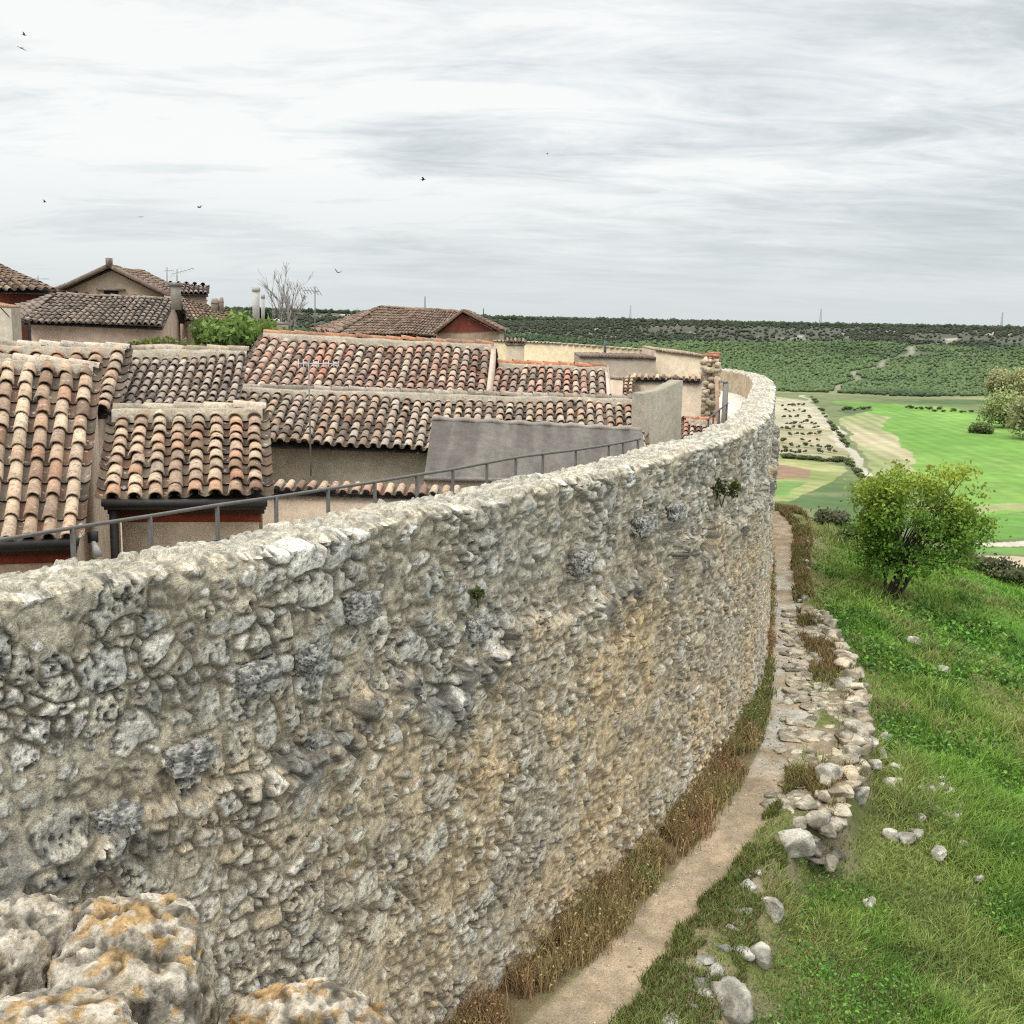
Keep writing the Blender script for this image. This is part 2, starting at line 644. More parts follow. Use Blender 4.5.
pale = sstep(21.5, 25, YC) * (1 - sstep(40, 48, YC)) * sstep(0.35, 0.6, fbm(P3(X * 1.9, Yy * 1.9), 4, 75))
dirt = dirt + (LIME - dirt) * (pale * 0.8)[:, None]
col = col + (dirt - col) * on_path[:, None]
Z = Z - 0.05 * on_path
strip = (S_ < lo) & (S_ > -1)
col[strip] = lerp(C_(0.20, 0.15, 0.09), C_(0.15, 0.12, 0.06), fbm(P3(X * 2, Yy * 2), 3, 76))[strip]
mb = MB()
mb.add(np.stack([X, Yy, Z], 1), grid_faces(len(rr), len(az)), col)
g = mb.build('hillside_ground', MT['soil'], smooth=True)
tag(g, 'green grassy slope with a tan dirt path below the stone wall', None, kind='structure')
GX, GY, GZ = X, Yy, Z

# far ground: valley, opposite hillside, plateau
az2 = np.radians(np.arange(-62, 62, 0.16))
rr2 = [40.0]
while rr2[-1] < 9000:
    rr2.append(rr2[-1] * (1.013 if rr2[-1] < 2500 else 1.06))
rr2 = np.array(rr2)
A_, R_ = np.meshgrid(az2, rr2)
X = (R_ * np.sin(A_)).ravel()
Yy = (R_ * np.cos(A_)).ravel()
Z, S_, L_, YC, Q, T_ = height(X, Yy)
RR = np.hypot(X, Yy)
near = (RR < 76)
Z = np.where(near, Z - 1.0, Z)
a = fbm(P3(X * 0.012, Yy * 0.012), 5, 81)
b = fbm(P3(X * 0.05, Yy * 0.05), 4, 82)
vcol = lerp(C_(0.085, 0.15, 0.035), C_(0.16, 0.17, 0.075), sstep(0.38, 0.62, a))
hcol = lerp(C_(0.034, 0.053, 0.030), C_(0.052, 0.074, 0.038), a)
hcol = hcol + (C_(0.15, 0.135, 0.095) - hcol) * (sstep(0.58, 0.74, b) * 0.6)[:, None]
# upper scarp: greyer heath with pale stony patches
up = sstep(0.60, 0.78, T_) * (1 - sstep(0.97, 1.0, T_))
heath = lerp(C_(0.040, 0.047, 0.032), C_(0.075, 0.073, 0.055), b)
pb = fbm(P3(X * 0.03, Yy * 0.03), 4, 84)
heath = heath + (C_(0.42, 0.39, 0.33) - heath) * (sstep(0.67, 0.74, pb) * 0.8)[:, None]
hcol = hcol + (heath - hcol) * up[:, None]
AZD = np.degrees(np.arctan2(X, Yy))
trk = np.exp(-((AZD - track_az(T_)) / 0.16) ** 2) * (T_ > 0) * (T_ < 0.75)
hcol = hcol + (C_(0.24, 0.215, 0.15) - hcol) * (trk * (0.5 + 0.5 * b))[:, None]
plat = lerp(C_(0.14, 0.15, 0.06), C_(0.24, 0.21, 0.12), a)
col = lerp(vcol, vcol, T_ * 0)
col = col + (hcol - col) * sstep(0.0, 0.06, T_)[:, None]
col = col + (plat - col) * sstep(0.985, 1.0, T_)[:, None]
sl = sstep(0.0, 1.0, (Z - Z_VALLEY) / 6.0) * (T_ <= 0)
col = col + (slope_tone(X, Yy, Q) * 0.9 - col) * sl[:, None]
mb = MB()
mb.add(np.stack([X, Yy, Z], 1), grid_faces(len(rr2), len(az2)), col)
g = mb.build('valley_terrain', MT['land'], smooth=True)
tag(g, 'valley floor and wooded scarp rising to a flat plateau', None, kind='structure')


# ------------------------------------------------------------------ fields on the valley floor
def inside(P_, poly):
    x_, y_ = P_[:, 0], P_[:, 1]
    r_ = np.zeros(len(x_), bool)
    for i in range(len(poly)):
        (x0, y0), (x1, y1) = poly[i], poly[(i + 1) % len(poly)]
        c_ = ((y0 > y_) != (y1 > y_)) & (x_ < (x1 - x0) * (y_ - y0) / (y1 - y0 + 1e-9) + x0)
        r_ ^= c_
    return r_


FIELDS = [   # corners, two tones, stripe amount
    ([(700, 398), (780, 398), (806, 402), (822, 420), (848, 452), (842, 464), (800, 464), (700, 452)], (0.34, 0.31, 0.22), (0.22, 0.21, 0.13), 0.10),
    ([(700, 430), (782, 428), (826, 430), (848, 452), (842, 464), (800, 464), (700, 456)], (0.27, 0.24, 0.155), (0.185, 0.18, 0.095), 0.10),
    ([(836, 402), (900, 405), (962, 409), (1010, 425), (1100, 445), (1170, 470), (1160, 505), (1024, 513), (960, 520), (905, 480), (880, 440), (862, 420)], (0.092, 0.192, 0.030), (0.130, 0.228, 0.044), 0.07),
    ([(836, 411), (862, 407), (872, 411), (850, 415)], (0.05, 0.075, 0.03), (0.07, 0.10, 0.04), 0),
    ([(838, 418), (866, 413), (892, 418), (884, 424), (900, 446), (918, 474), (872, 476), (858, 450)], (0.30, 0.265, 0.165), (0.185, 0.205, 0.085), 0.18),
    ([(930, 517), (1100, 513), (1170, 532), (1060, 541), (960, 542)], (0.085, 0.185, 0.03), (0.105, 0.205, 0.04), 0.05),
    ([(935, 509), (1000, 506), (1170, 503), (1170, 511), (1000, 512), (950, 517)], (0.26, 0.24, 0.13), (0.17, 0.20, 0.075), 0),
    ([(640, 450), (782, 454), (846, 468), (842, 478), (815, 493), (780, 502), (640, 502)], (0.165, 0.195, 0.065), (0.26, 0.25, 0.115), 0.08),
    ([(640, 463), (790, 467), (812, 472), (806, 480), (770, 481), (640, 480)], (0.20, 0.125, 0.08), (0.185, 0.13, 0.08), 0.06),
    ([(640, 482), (790, 483), (806, 484), (786, 497), (640, 498)], (0.105, 0.185, 0.045), (0.14, 0.195, 0.06), 0.05),
    ([(800, 396), (806, 396), (834, 424), (853, 451), (866, 472), (880, 480), (872, 483), (856, 474), (845, 452), (826, 426)], (0.32, 0.295, 0.23), (0.25, 0.24, 0.17), 0),
    ([(975, 544), (1170, 542), (1170, 546), (985, 548)], (0.36, 0.33, 0.26), (0.3, 0.28, 0.22), 0),
    ([(965, 549), (1170, 549), (1170, 558), (960, 557)], (0.085, 0.175, 0.035), (0.11, 0.19, 0.05), 0.05),
    ([(950, 560), (1170, 560), (1180, 590), (940, 592)], (0.36, 0.29, 0.20), (0.30, 0.25, 0.17), 0.06),
]
fr = [245.0]
while fr[-1] < 930:
    fr.append(fr[-1] * 1.0042)
fr = np.array(fr)
fa = np.radians(np.arange(6.0, 34.0, 0.055))
A_, R_ = np.meshgrid(fa, fr)
X = (R_ * np.sin(A_)).ravel()
Yy = (R_ * np.cos(A_)).ravel()
Z, S_, L_, YC, Q, T_ = height(X, Yy)
a = fbm(P3(X * 0.012, Yy * 0.012), 5, 81)
b = fbm(P3(X * 0.05, Yy * 0.05), 4, 82)
col = lerp(C_(0.060, 0.100, 0.032), C_(0.110, 0.130, 0.055), sstep(0.40, 0.60, a))
col = col + (C_(0.17, 0.165, 0.09) - col) * (sstep(0.56, 0.72, b) * 0.5)[:, None]
wx = (fbm(P3(X * 0.035, Yy * 0.035), 4, 91) - 0.5) * 12
wy = (fbm(P3(X * 0.035, Yy * 0.035), 4, 92) - 0.5) * 12
Pw = np.stack([X + wx, Yy + wy], 1)
for poly, ca, cb, sa in FIELDS:
    pw = np.array([atz(u, v, Z_VALLEY)[:2] for u, v in poly])
    k = inside(Pw, pw)
    dv = pw[len(pw) // 2] - pw[0]
    dv = dv / np.linalg.norm(dv)
    al, acr = X[k] * dv[0] + Yy[k] * dv[1], X[k] * dv[1] - Yy[k] * dv[0]
    t = sstep(0.32, 0.68, 0.55 * fbm(P3(al * 0.004 + sa, acr * 0.05), 5, 95) + 0.45 * fbm(P3(X[k] * 0.02, Yy[k] * 0.02), 4, 98))
    c = lerp(np.array(ca), np.array(cb), t)
    if sa:
        ph = np.sin(acr * 2 * math.pi / 8.0 + 2.0 * t) * fbm(P3(X[k] * 0.03, Yy[k] * 0.03), 2, 96)
        c = c * (1 + sa * 1.6 * ph)[:, None]
    col[k] = c * (0.88 + 0.24 * fbm(P3(X[k] * 0.12, Yy[k] * 0.12), 3, 97))[:, None]
up = sstep(0.0, 0.03, T_)
hc_ = lerp(C_(0.034, 0.053, 0.030), C_(0.052, 0.074, 0.038), a)
col = col + (hc_ - col) * up[:, None]
sl = sstep(0.5, 5.0, Z - Z_VALLEY) * (T_ <= 0)
col = col + (slope_tone(X, Yy, Q) * 0.8 - col) * sl[:, None]
mb = MB()
mb.add(np.stack([X, Yy, Z + 0.5], 1), grid_faces(len(fr), len(fa)), col)
o = mb.build('valley_fields', MT['land'], smooth=True)
tag(o, 'green and tan fields with pale tracks on the valley floor', None, kind='structure')


# ------------------------------------------------------------------ town wall
Z_TOP = 6.93


def stones(Lc, zc_, seed, hx, hz, warp=0.05):
    """irregular rubble pattern; returns gap (F2-F1), id, distance"""
    p = P3(Lc * 3.1, zc_ * 3.1)
    Lw = Lc + (fbm(p, 3, seed + 1) - 0.5) * warp * 4
    zw = zc_ + (fbm(p + 31, 3, seed + 2) - 0.5) * warp * 3
    row = np.floor(zw / hz).astype(np.int64)
    f1 = np.full(len(Lc), 9.0)
    f2 = np.full(len(Lc), 9.0)
    idd = np.zeros(len(Lc))
    for dr in (-1, 0, 1):
        r_ = row + dr
        off = _hash(r_, r_ * 0, r_ * 0 + 3, seed) * hx
        colm = np.floor((Lw + off) / hx).astype(np.int64)
        for dc in (-2, -1, 0, 1, 2):
            c_ = colm + dc
            jx = _hash(c_, r_, c_ * 0 + 1, seed)
            jz = _hash(c_, r_, c_ * 0 + 2, seed)
            sz = _hash(c_, r_, c_ * 0 + 4, seed)
            sx = (c_ + 0.1 + 0.8 * jx) * hx - off
            szz = (r_ + 0.22 + 0.56 * jz) * hz
            ex = (Lw - sx) / (0.62 + 0.85 * sz)
            ez = (zw - szz) * 1.15 / (0.70 + 0.6 * sz)
            d = (np.abs(ex) ** 2.6 + np.abs(ez) ** 2.6) ** (1 / 2.6) + 0.05 * (1 - sz)
            h = _hash(c_, r_, c_ * 0 + 7, seed)
            nearer = d < f1
            f2 = np.where(nearer, f1, np.minimum(f2, d))
            idd = np.where(nearer, h, idd)
            f1 = np.where(nearer, d, f1)
    return f2 - f1, idd, f1


def rnd_of(idd, k):
    x = np.sin(idd * 9173.13 + k * 77.7) * 43758.5453
    return x - np.floor(x)


def ledge_z(L):
    """height of the old crenellated top buried in the face"""
    base = np.interp(L, [0, 6, 12, 20, 30, 60], [4.55, 4.75, 4.95, 5.05, 5.1, 5.2])
    k = np.floor(L / 1.05)
    h = _hash(k.astype(np.int64), (k * 0).astype(np.int64), (k * 0).astype(np.int64), 5)
    return base + 0.55 * (np.round(h * 2) / 2 - 0.5) + 0.18 * (fbm(P3(L * 1.3, L * 0), 3, 15) - 0.5)


def top_z(L):
    return Z_TOP + 0.10 * (fbm(P3(L * 0.8, L * 0), 3, 101) - 0.5) + 0.05 * (fbm(P3(L * 4.0, L * 0), 2, 102) - 0.5)


Ls = [-8.0]
while Ls[-1] < 85:
    p, n = curve(np.array(Ls[-1]))
    d = np.hypot(*p)
    facing = max(0.22, abs(np.dot(n, p) / d))
    Ls.append(Ls[-1] + max(0.015, min(0.15, 0.00150 * d / max(facing, 0.5))))
Ls = np.array(Ls)
NR = 380
zr = np.linspace(-0.35, 1.0, NR)          # last value stands for the top
LL, ZZ = np.meshgrid(Ls, np.linspace(0, 1, NR))
LL = LL.ravel()
tz = top_z(LL)
zz = -0.35 + ZZ.ravel() * (tz + 0.35)
P, Nn = curve(LL)
lz = ledge_z(LL)
lower = 1 - sstep(-0.04, 0.10, zz - lz)
g1, id1, f1a = stones(LL, zz, 201, 0.27, 0.20, 0.045)      # upper masonry
g2, id2, f2a = stones(LL, zz, 202, 0.25, 0.18, 0.04)      # lower masonry
g5, id5, f5a = stones(LL, zz, 205, 0.46, 0.33, 0.05)
big = (rnd_of(id5, 31) > 0.72) & (g5 > 0.03)
bigedge = (rnd_of(id5, 31) > 0.72) & (g5 <= 0.03)
gap = np.where(lower > 0.5, g2, g1)
gap = np.where(big, g5 * 0.9, np.where(bigedge, np.minimum(gap, 0.0 + g5), gap))
idd = np.where(lower > 0.5, id2, id1)
idd = np.where(big, id5 * 0.917 + 0.05, idd)
pn = np.stack([P[:, 0], P[:, 1], zz], 1)
rough1 = fbm(pn * 5.0, 4, 110) - 0.5
rough2 = fbm(pn * 17.0, 3, 111) - 0.5
mort_lvl = 0.035 + 0.085 * sstep(0.40, 0.62, fbm(pn * 0.8, 3, 112)) * (1 - 0.25 * lower)     # how far the mortar covers
mort_lvl = mort_lvl + 0.09 * (rnd_of(idd, 3) > 0.86)
st = sstep(mort_lvl, mort_lvl + 0.018, gap + 0.03 * (fbm(pn * 22.0, 2, 118) - 0.5))
hgt = 0.028 + 0.040 * rnd_of(idd, 1) ** 1.5
tiltx = (rnd_of(idd, 21) - 0.5) * 0.5
rough3 = fbm(pn * 11.0, 4, 141) - 0.5
disp = st * hgt * (0.92 + 0.22 * np.clip(gap * 5, 0, 1)) + rough1 * 0.018 + rough2 * (0.016 + 0.008 * st) + np.abs(rough3) * -0.018 * st
# hollows between stones and karst pits
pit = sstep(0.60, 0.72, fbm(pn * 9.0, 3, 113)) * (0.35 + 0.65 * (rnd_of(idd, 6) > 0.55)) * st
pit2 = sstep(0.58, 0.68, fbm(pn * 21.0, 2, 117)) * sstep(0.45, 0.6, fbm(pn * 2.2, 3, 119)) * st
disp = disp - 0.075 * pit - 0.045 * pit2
joint = (1 - sstep(0.0, mort_lvl * 0.9, gap)) * sstep(0.36, 0.52, fbm(pn * 3.0, 3, 114))
disp = disp - 0.045 * joint
# lower part stands proud of the upper one, weathered ledge stones
disp = disp + lower * 0.13 + 0.04 * np.clip((lz + 0.30 - zz) / 0.30, 0, 1) + 0.06 * (fbm(P3(LL * 0.35, zz * 0.35), 3, 115) - 0.5) * 2
band = np.exp(-((zz - lz + 0.16) / 0.20) ** 2)
bl = fbm(P3(LL * 0.7, zz * 0.6), 3, 116) + 0.11
disp = disp + band * 0.08 * sstep(0.46, 0.54, bl) * (0.6 + 0.4 * st)
# overhanging irregular top course
disp = disp + 0.03 * sstep(-0.30, -0.14, zz - tz) - 0.015 * sstep(-0.03, 0.0, zz - tz)
foot = 0.10 * (1 - sstep(0.0, 1.4, zz))
V = np.stack([P[:, 0] + Nn[:, 0] * (disp + foot), P[:, 1] + Nn[:, 1] * (disp + foot), zz + 0.02 * rough1], 1)
# colours
def pick(idd, k, pal):
    j = np.minimum((rnd_of(idd, k) * len(pal)).astype(int), len(pal) - 1)
    return np.array(pal)[j]
up_pal = [(0.43, 0.415, 0.36), (0.35, 0.335, 0.285), (0.50, 0.48, 0.42), (0.29, 0.28, 0.245), (0.41, 0.385, 0.32), (0.45, 0.43, 0.37), (0.37, 0.36, 0.32), (0.55, 0.53, 0.47), (0.43, 0.39, 0.31), (0.40, 0.395, 0.36), (0.58, 0.56, 0.51)]
lo_pal = [(0.51, 0.44, 0.325), (0.43, 0.36, 0.255), (0.57, 0.51, 0.40), (0.47, 0.38, 0.255), (0.40, 0.355, 0.275), (0.53, 0.485, 0.40), (0.37, 0.305, 0.215), (0.50, 0.465, 0.39), (0.50, 0.39, 0.25), (0.44, 0.40, 0.33), (0.60, 0.555, 0.47), (0.48, 0.45, 0.39)]
sc_up = pick(idd, 11, up_pal)
sc_lo = pick(idd, 12, lo_pal)
# the warm stone starts below the ledge and the grey lichen runs down unevenly
gl = sstep(-1.3, 0.8, zz - lz + 1.8 * (fbm(pn * 0.45, 4, 120) - 0.5) * 2)
gl = np.clip(gl, 0, 1)
sc = sc_lo + (sc_up - sc_lo) * gl[:, None]
mo = lerp(C_(0.46, 0.385, 0.275), C_(0.42, 0.38, 0.295), gl)
mo = mo * (0.85 + 0.3 * fbm(pn * 2.5, 4, 121))[:, None]
colw = (mo + (sc * 1.06 - mo) * st[:, None]) * np.array([1.22, 1.19, 1.13])
warm = sstep(0.45, 0.75, fbm(pn * 0.5 + 7, 4, 122)) * (1 - gl) * (0.4 + 0.6 * rnd_of(idd, 17))
colw = colw * (1 + warm[:, None] * (C_(0.14, 0.02, -0.14)))
bandw = np.exp(-((zz - lz + 0.10) / 0.34) ** 2)
lich = sstep(0.38, 0.52, fbm(pn * 5.0, 4, 123)) * bandw * sstep(0.40, 0.56, bl)
colw = colw + (C_(0.13, 0.128, 0.118) - colw) * (0.80 * lich)[:, None]
dk = sstep(0.56, 0.70, fbm(pn * 6.0, 4, 124)) * (0.15 + 0.85 * gl)
colw = colw + (C_(0.15, 0.148, 0.135) - colw) * (0.42 * dk)[:, None]
gw = sstep(0.54, 0.70, fbm(np.stack([LL * 0.6, zz * 0.35, zz * 0], 1), 4, 126)) * 0.30
colw = colw + (C_(0.44, 0.43, 0.39) - colw) * (gw * (1 - band))[:, None]
spk = fbm(pn * 24.0, 3, 127)
colw = colw * (0.76 + 0.50 * sstep(0.32, 0.64, spk))[:, None]
dots = sstep(0.62, 0.70, fbm(pn * 33.0, 2, 128)) * (0.35 + 0.65 * st)
colw = colw * (1 - 0.62 * dots)[:, None]
wht = sstep(0.60, 0.68, fbm(pn * 13.0, 3, 129)) * st
colw = colw + (C_(0.58, 0.565, 0.52) - colw) * (0.5 * wht)[:, None]
colw = colw * (1 - 0.72 * np.maximum(pit, pit2))[:, None]  # pits: shade of the deep holes put into the colour, with black lichen
colw = colw * (1 - 0.50 * joint * (1 - st))[:, None]
edge_ = np.clip(1 - np.abs(gap - mort_lvl) / 0.03, 0, 1)
colw = colw * (1 - 0.45 * edge_)[:, None]
wroot = thing('town_wall', 'long curving rubble stone town wall with grey weathered top, running away to the right', 'wall', (0, 14.75, 0))
mb = MB()
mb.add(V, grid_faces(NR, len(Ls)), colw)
mb.build('masonry', MT['masonry'], wroot, smooth=False)
face_d = (disp + foot)[-len(Ls):]
face_z = V[-len(Ls):, 2]
face_c = colw[-len(Ls):]
# parapet top and inner face
W_TOP = 0.82
prof = np.concatenate([np.linspace(0, 1, 40) ** 1.25, 1 + np.linspace(0.03, 1, 14)])
Lc = Ls
LL, WW = np.meshgrid(Lc, prof)
LL = LL.ravel()
WW = WW.ravel()
P, Nn = curve(LL)
tz = top_z(LL)
wtop = np.clip(WW, 0, 1)
wdn = np.clip(WW - 1, 0, 1)
g3, id3, _ = stones(LL, wtop * W_TOP + wdn * 1.1, 203, 0.30, 0.22, 0.06)
st3 = sstep(0.015, 0.06, g3)
pn = np.stack([P[:, 0] * 1 - Nn[:, 0] * wtop, P[:, 1] - Nn[:, 1] * wtop, tz - wdn], 1)
rn_ = fbm(pn * 6.0, 4, 130) - 0.5
rep_ = lambda q_: np.tile(q_, len(prof))
ed = np.exp(-wtop * W_TOP / 0.03)
bumpz = st3 * (0.01 + 0.055 * rnd_of(id3, 2)) + rn_ * 0.08 + 0.05 * (fbm(pn * 17.0, 3, 134) - 0.5) + 0.02
off = -(wtop * W_TOP) + rep_(face_d) * ed + 0.05 * (rn_ * 2) * (wtop > 0.98)
ztop_ = rep_(face_z) * ed + (tz + bumpz) * (1 - ed)
V = np.stack([P[:, 0] + Nn[:, 0] * off, P[:, 1] + Nn[:, 1] * off, ztop_ - wdn * 1.15], 1)
ct = pick(id3, 4, [(0.47, 0.45, 0.385), (0.40, 0.385, 0.33), (0.53, 0.505, 0.44), (0.36, 0.35, 0.31), (0.46, 0.43, 0.35)])
mo = np.repeat(C_(0.42, 0.385, 0.31)[None], len(LL), 0)
cc = mo + (ct - mo) * st3[:, None]
inner = C_(0.40, 0.32, 0.215)
cc = cc * np.array([0.84, 0.82, 0.775])
eb = np.exp(-wtop * W_TOP / (0.10 + 0.20 * np.clip(rn_ + 0.3, 0, 1)))
cc = cc + (np.tile(face_c, (len(prof), 1)) * 1.05 - cc) * eb[:, None]
cc = cc * (0.7 + 0.6 * sstep(0.3, 0.66, fbm(pn * 20.0, 3, 133)))[:, None]
cc = cc + (pick(id3, 5, [(0.44, 0.35, 0.23), (0.36, 0.28, 0.18), (0.40, 0.34, 0.26)]) - cc) * (wdn > 0.02)[:, None]
mb = MB()
mb.add(V, grid_faces(len(prof), len(Lc)), cc)
mb.build('parapet_top', MT['masonry'], wroot, smooth=False)
# wall walk behind the parapet
Lc = np.arange(-8, 80, 0.12)
ww = np.linspace(0, 1, 22)
LL, WW = np.meshgrid(Lc, ww)
LL, WW = LL.ravel(), WW.ravel()
P, Nn = curve(LL)
off = -(W_TOP - 0.05 + WW * 1.75)
x_, y_ = P[:, 0] + Nn[:, 0] * off, P[:, 1] + Nn[:, 1] * off
g4, id4, _ = stones(LL, WW * 1.75, 204, 0.45, 0.35, 0.08)
st4 = sstep(0.01, 0.06, g4)
z_ = Z_TOP - 1.02 + 0.04 * st4 + 0.06 * (fbm(P3(x_ * 3, y_ * 3), 4, 131) - 0.5)
cc = lerp(C_(0.42, 0.38, 0.30), C_(0.60, 0.57, 0.50), st4 * (0.4 + 0.6 * rnd_of(id4, 2)))
mb = MB()
mb.add(np.stack([x_, y_, z_], 1), grid_faces(len(ww), len(Lc)), cc)
# inner retaining face of the walk
P, Nn = curve(Lc)
o2 = -(W_TOP + 1.70)
a_ = np.stack([P[:, 0] + Nn[:, 0] * o2, P[:, 1] + Nn[:, 1] * o2, np.full(len(Lc), Z_TOP - 1.02)], 1)
b_ = a_.copy()
b_[:, 2] = 2.5
mb.add(np.concatenate([a_, b_]), grid_faces(2, len(Lc)), (0.38, 0.34, 0.27))
mb.build('wall_walk', MT['masonry'], wroot, smooth=True)
# weathered blocks that stick out along the old wall top
for k, (u, v, w_, h_, dpt) in enumerate([(100, 822, .46, .36, .34), (182, 752, .52, .30, .30), (258, 682, .50, .34, .30), (318, 660, .44, .34, .26), (362, 602, .62, .34, .26), 
                                    (318, 748, .30, .32, .2), (566, 560, .45, .34, .28), (636, 524, .8, .36, .24), (668, 512, .7, .34, .22), (172, 905, .34, .34, .18), (486, 630, .5, .32, .22)]):
    # nearest point of the wall face on that line of sight
    best = min(((abs(np.hypot(*p) - np.hypot(*atz(u, v, z)[:2])) + abs(math.atan2(*p) - math.atan2(*atz(u, v, z)[:2])) * 20, z, l) for l in np.arange(0, 30, 0.4) for z in np.arange(2.5, 6.6, 0.2) for p in [curve(np.array(l))[0]]))
    zb, lb = best[1], best[2]
    p, n = curve(np.array(lb))
    V, Fc = rock_shape((w_, dpt * 1.15, h_), 300 + k, 5, 0.62, 0.20, 2.0, math.atan2(n[1], n[0]) + math.pi / 2, 0.20)
    mbb = MB()
    nn_ = fbm(V * 16, 4, 310 + k)
    mbb.add(V + np.array([p[0] + n[0] * 0.045, p[1] + n[1] * 0.045, zb]), Fc, lerp(C_(0.15, 0.147, 0.135), C_(0.46, 0.44, 0.385), sstep(0.38, 0.58, nn_)))
    mbb.build('weathered_block', MT['masonry'], wroot, smooth=False)


# ------------------------------------------------------------------ plants helpers
def blades(mb, P, h, wdt, lean, cols, segs=2, seed=0):
    """grass blades as bent tapered strips, one per point"""
    n = len(P)
    rg = np.random.default_rng(seed)
    a = rg.uniform(0, 2 * math.pi, n)
    la = rg.uniform(0, 2 * math.pi, n)
    sx, sy = np.cos(a), np.sin(a)
    lx, ly = np.cos(la) * lean * h, np.sin(la) * lean * h
    w2 = wdt * 0.5
    V = np.empty((n, 5, 3))
    for k, (t, ww_) in enumerate(((0, 1), (0.55, 0.8), (1.0, 0))):
        cx = P[:, 0] + lx * t * t
        cy = P[:, 1] + ly * t * t
        cz = P[:, 2] + h * t * (1 - 0.25 * t * np.minimum(lean, 1))
        if k < 2:
            V[:, 2 * k] = np.stack([cx - sx * w2 * ww_, cy - sy * w2 * ww_, cz], 1)
            V[:, 2 * k + 1] = np.stack([cx + sx * w2 * ww_, cy + sy * w2 * ww_, cz], 1)
        else:
            V[:, 4] = np.stack([cx, cy, cz], 1)
    i = np.arange(n)[:, None] * 5
    q = i + np.array([[0, 1, 3, 2]])
    t_ = i + np.array([[2, 3, 4]])
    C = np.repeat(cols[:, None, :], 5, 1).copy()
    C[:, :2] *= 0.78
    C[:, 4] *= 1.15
    n0 = mb.n
    mb.v.append(V.reshape(-1, 3))
    mb.c.append(C.reshape(-1, 3))
    mb.f.setdefault(4, []).append(q + n0)
    mb.f.setdefault(3, []).append(t_ + n0)
    mb.n += n * 5


def leaves(mb, P, size, cols, seed=0, up=0.0, asp=1.7):
    n = len(P)
    rg = np.random.default_rng(seed)
    d = rg.normal(size=(n, 3))
    d /= np.linalg.norm(d, axis=1, keepdims=True)
    e = rg.normal(size=(n, 3))
    e[:, 2] *= (1 - up)
    e -= (e * d).sum(1, keepdims=True) * d
    e /= np.linalg.norm(e, axis=1, keepdims=True)
    s_ = (size * rg.uniform(0.6, 1.35, n))[:, None]
    V = np.stack([P - d * s_ * asp / 2, P + e * s_ / 2, P + d * s_ * asp / 2, P - e * s_ / 2], 1)
    i = np.arange(n)[:, None] * 4 + np.arange(4)[None]
    n0 = mb.n
    mb.v.append(V.reshape(-1, 3))
    mb.c.append(np.repeat(cols, 4, 0))
    mb.f.setdefault(4, []).append(i + n0)
    mb.n += n * 4


def ground_z(x, y):
    return height(np.asarray(x, float), np.asarray(y, float))


# ------------------------------------------------------------------ grass on the slope
def scatter(n, rmin, rmax, az0, az1, seed):
    rg = np.random.default_rng(seed)
    r = np.sqrt(rg.uniform(rmin ** 2, rmax ** 2, n))
    a = np.radians(rg.uniform(az0, az1, n))
    return r * np.sin(a), r * np.cos(a)


gx, gy = [], []
for (n, r0, r1, a0, a1, sd_) in ((85000, 11, 19, 3, 34, 1), (130000, 19, 30, 8, 34, 2), (50000, 30, 44, 11, 32, 3), (24000, 44, 60, 12, 30, 4)):
    a, b = scatter(n, r0, r1, a0, a1, sd_)
    gx.append(a)
    gy.append(b)
gx, gy = np.concatenate(gx), np.concatenate(gy)
gz, gs, gl_, gY, gq, _ = ground_z(gx, gy)
lo, hi = path_lr(gY)
dens = fbm(P3(gx * 0.8, gy * 0.8), 4, 140)
tall = fbm(P3(gx * 0.55 + 3, gy * 0.55), 4, 141)
keep = (gs > hi - 0.10 + 0.30 * (fbm(P3(gx * 2.3, gy * 2.3), 3, 149) - 0.5)) & ((gq > 0.15) | (dens > 0.47)) & (RNG.uniform(size=len(gx)) < np.where(gq > 0.4, 0.95, 0.55))
keep &= ~((gY > 22) & (gY < 36) & (gq < 0.5) & (RNG.uniform(size=len(gx)) > 0.12))
gx, gy, gz, gq, tall, gY = [q[keep] for q in (gx, gy, gz, gq, tall, gY)]
c = slope_tone(gx, gy, gq)
c = c * RNG.uniform(0.7, 1.5, (len(gx), 1))
yel = RNG.uniform(size=len(gx)) < np.where(fbm(P3(gx * 0.3 + 2, gy * 0.3), 3, 145) > 0.60, 0.5, 0.08)
c[yel] = c[yel] * 0.4 + STRAW * 0.7
hh = (0.15 + 0.30 * sstep(0.35, 0.7, tall)) * RNG.uniform(0.6, 1.4, len(gx)) * np.where(gq < 1.0, 0.6, 1.0)
dist = np.hypot(gx, gy)
ww_ = np.maximum(0.014, dist * 0.0009) * RNG.uniform(0.8, 1.6, len(gx))
mb = MB()
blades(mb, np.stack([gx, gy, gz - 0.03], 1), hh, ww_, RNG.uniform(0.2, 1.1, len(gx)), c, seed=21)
o = mb.build('slope_grass', MT['grass'])
tag(o, 'lush green grass covering the slope below the path', 'grass', kind='stuff')

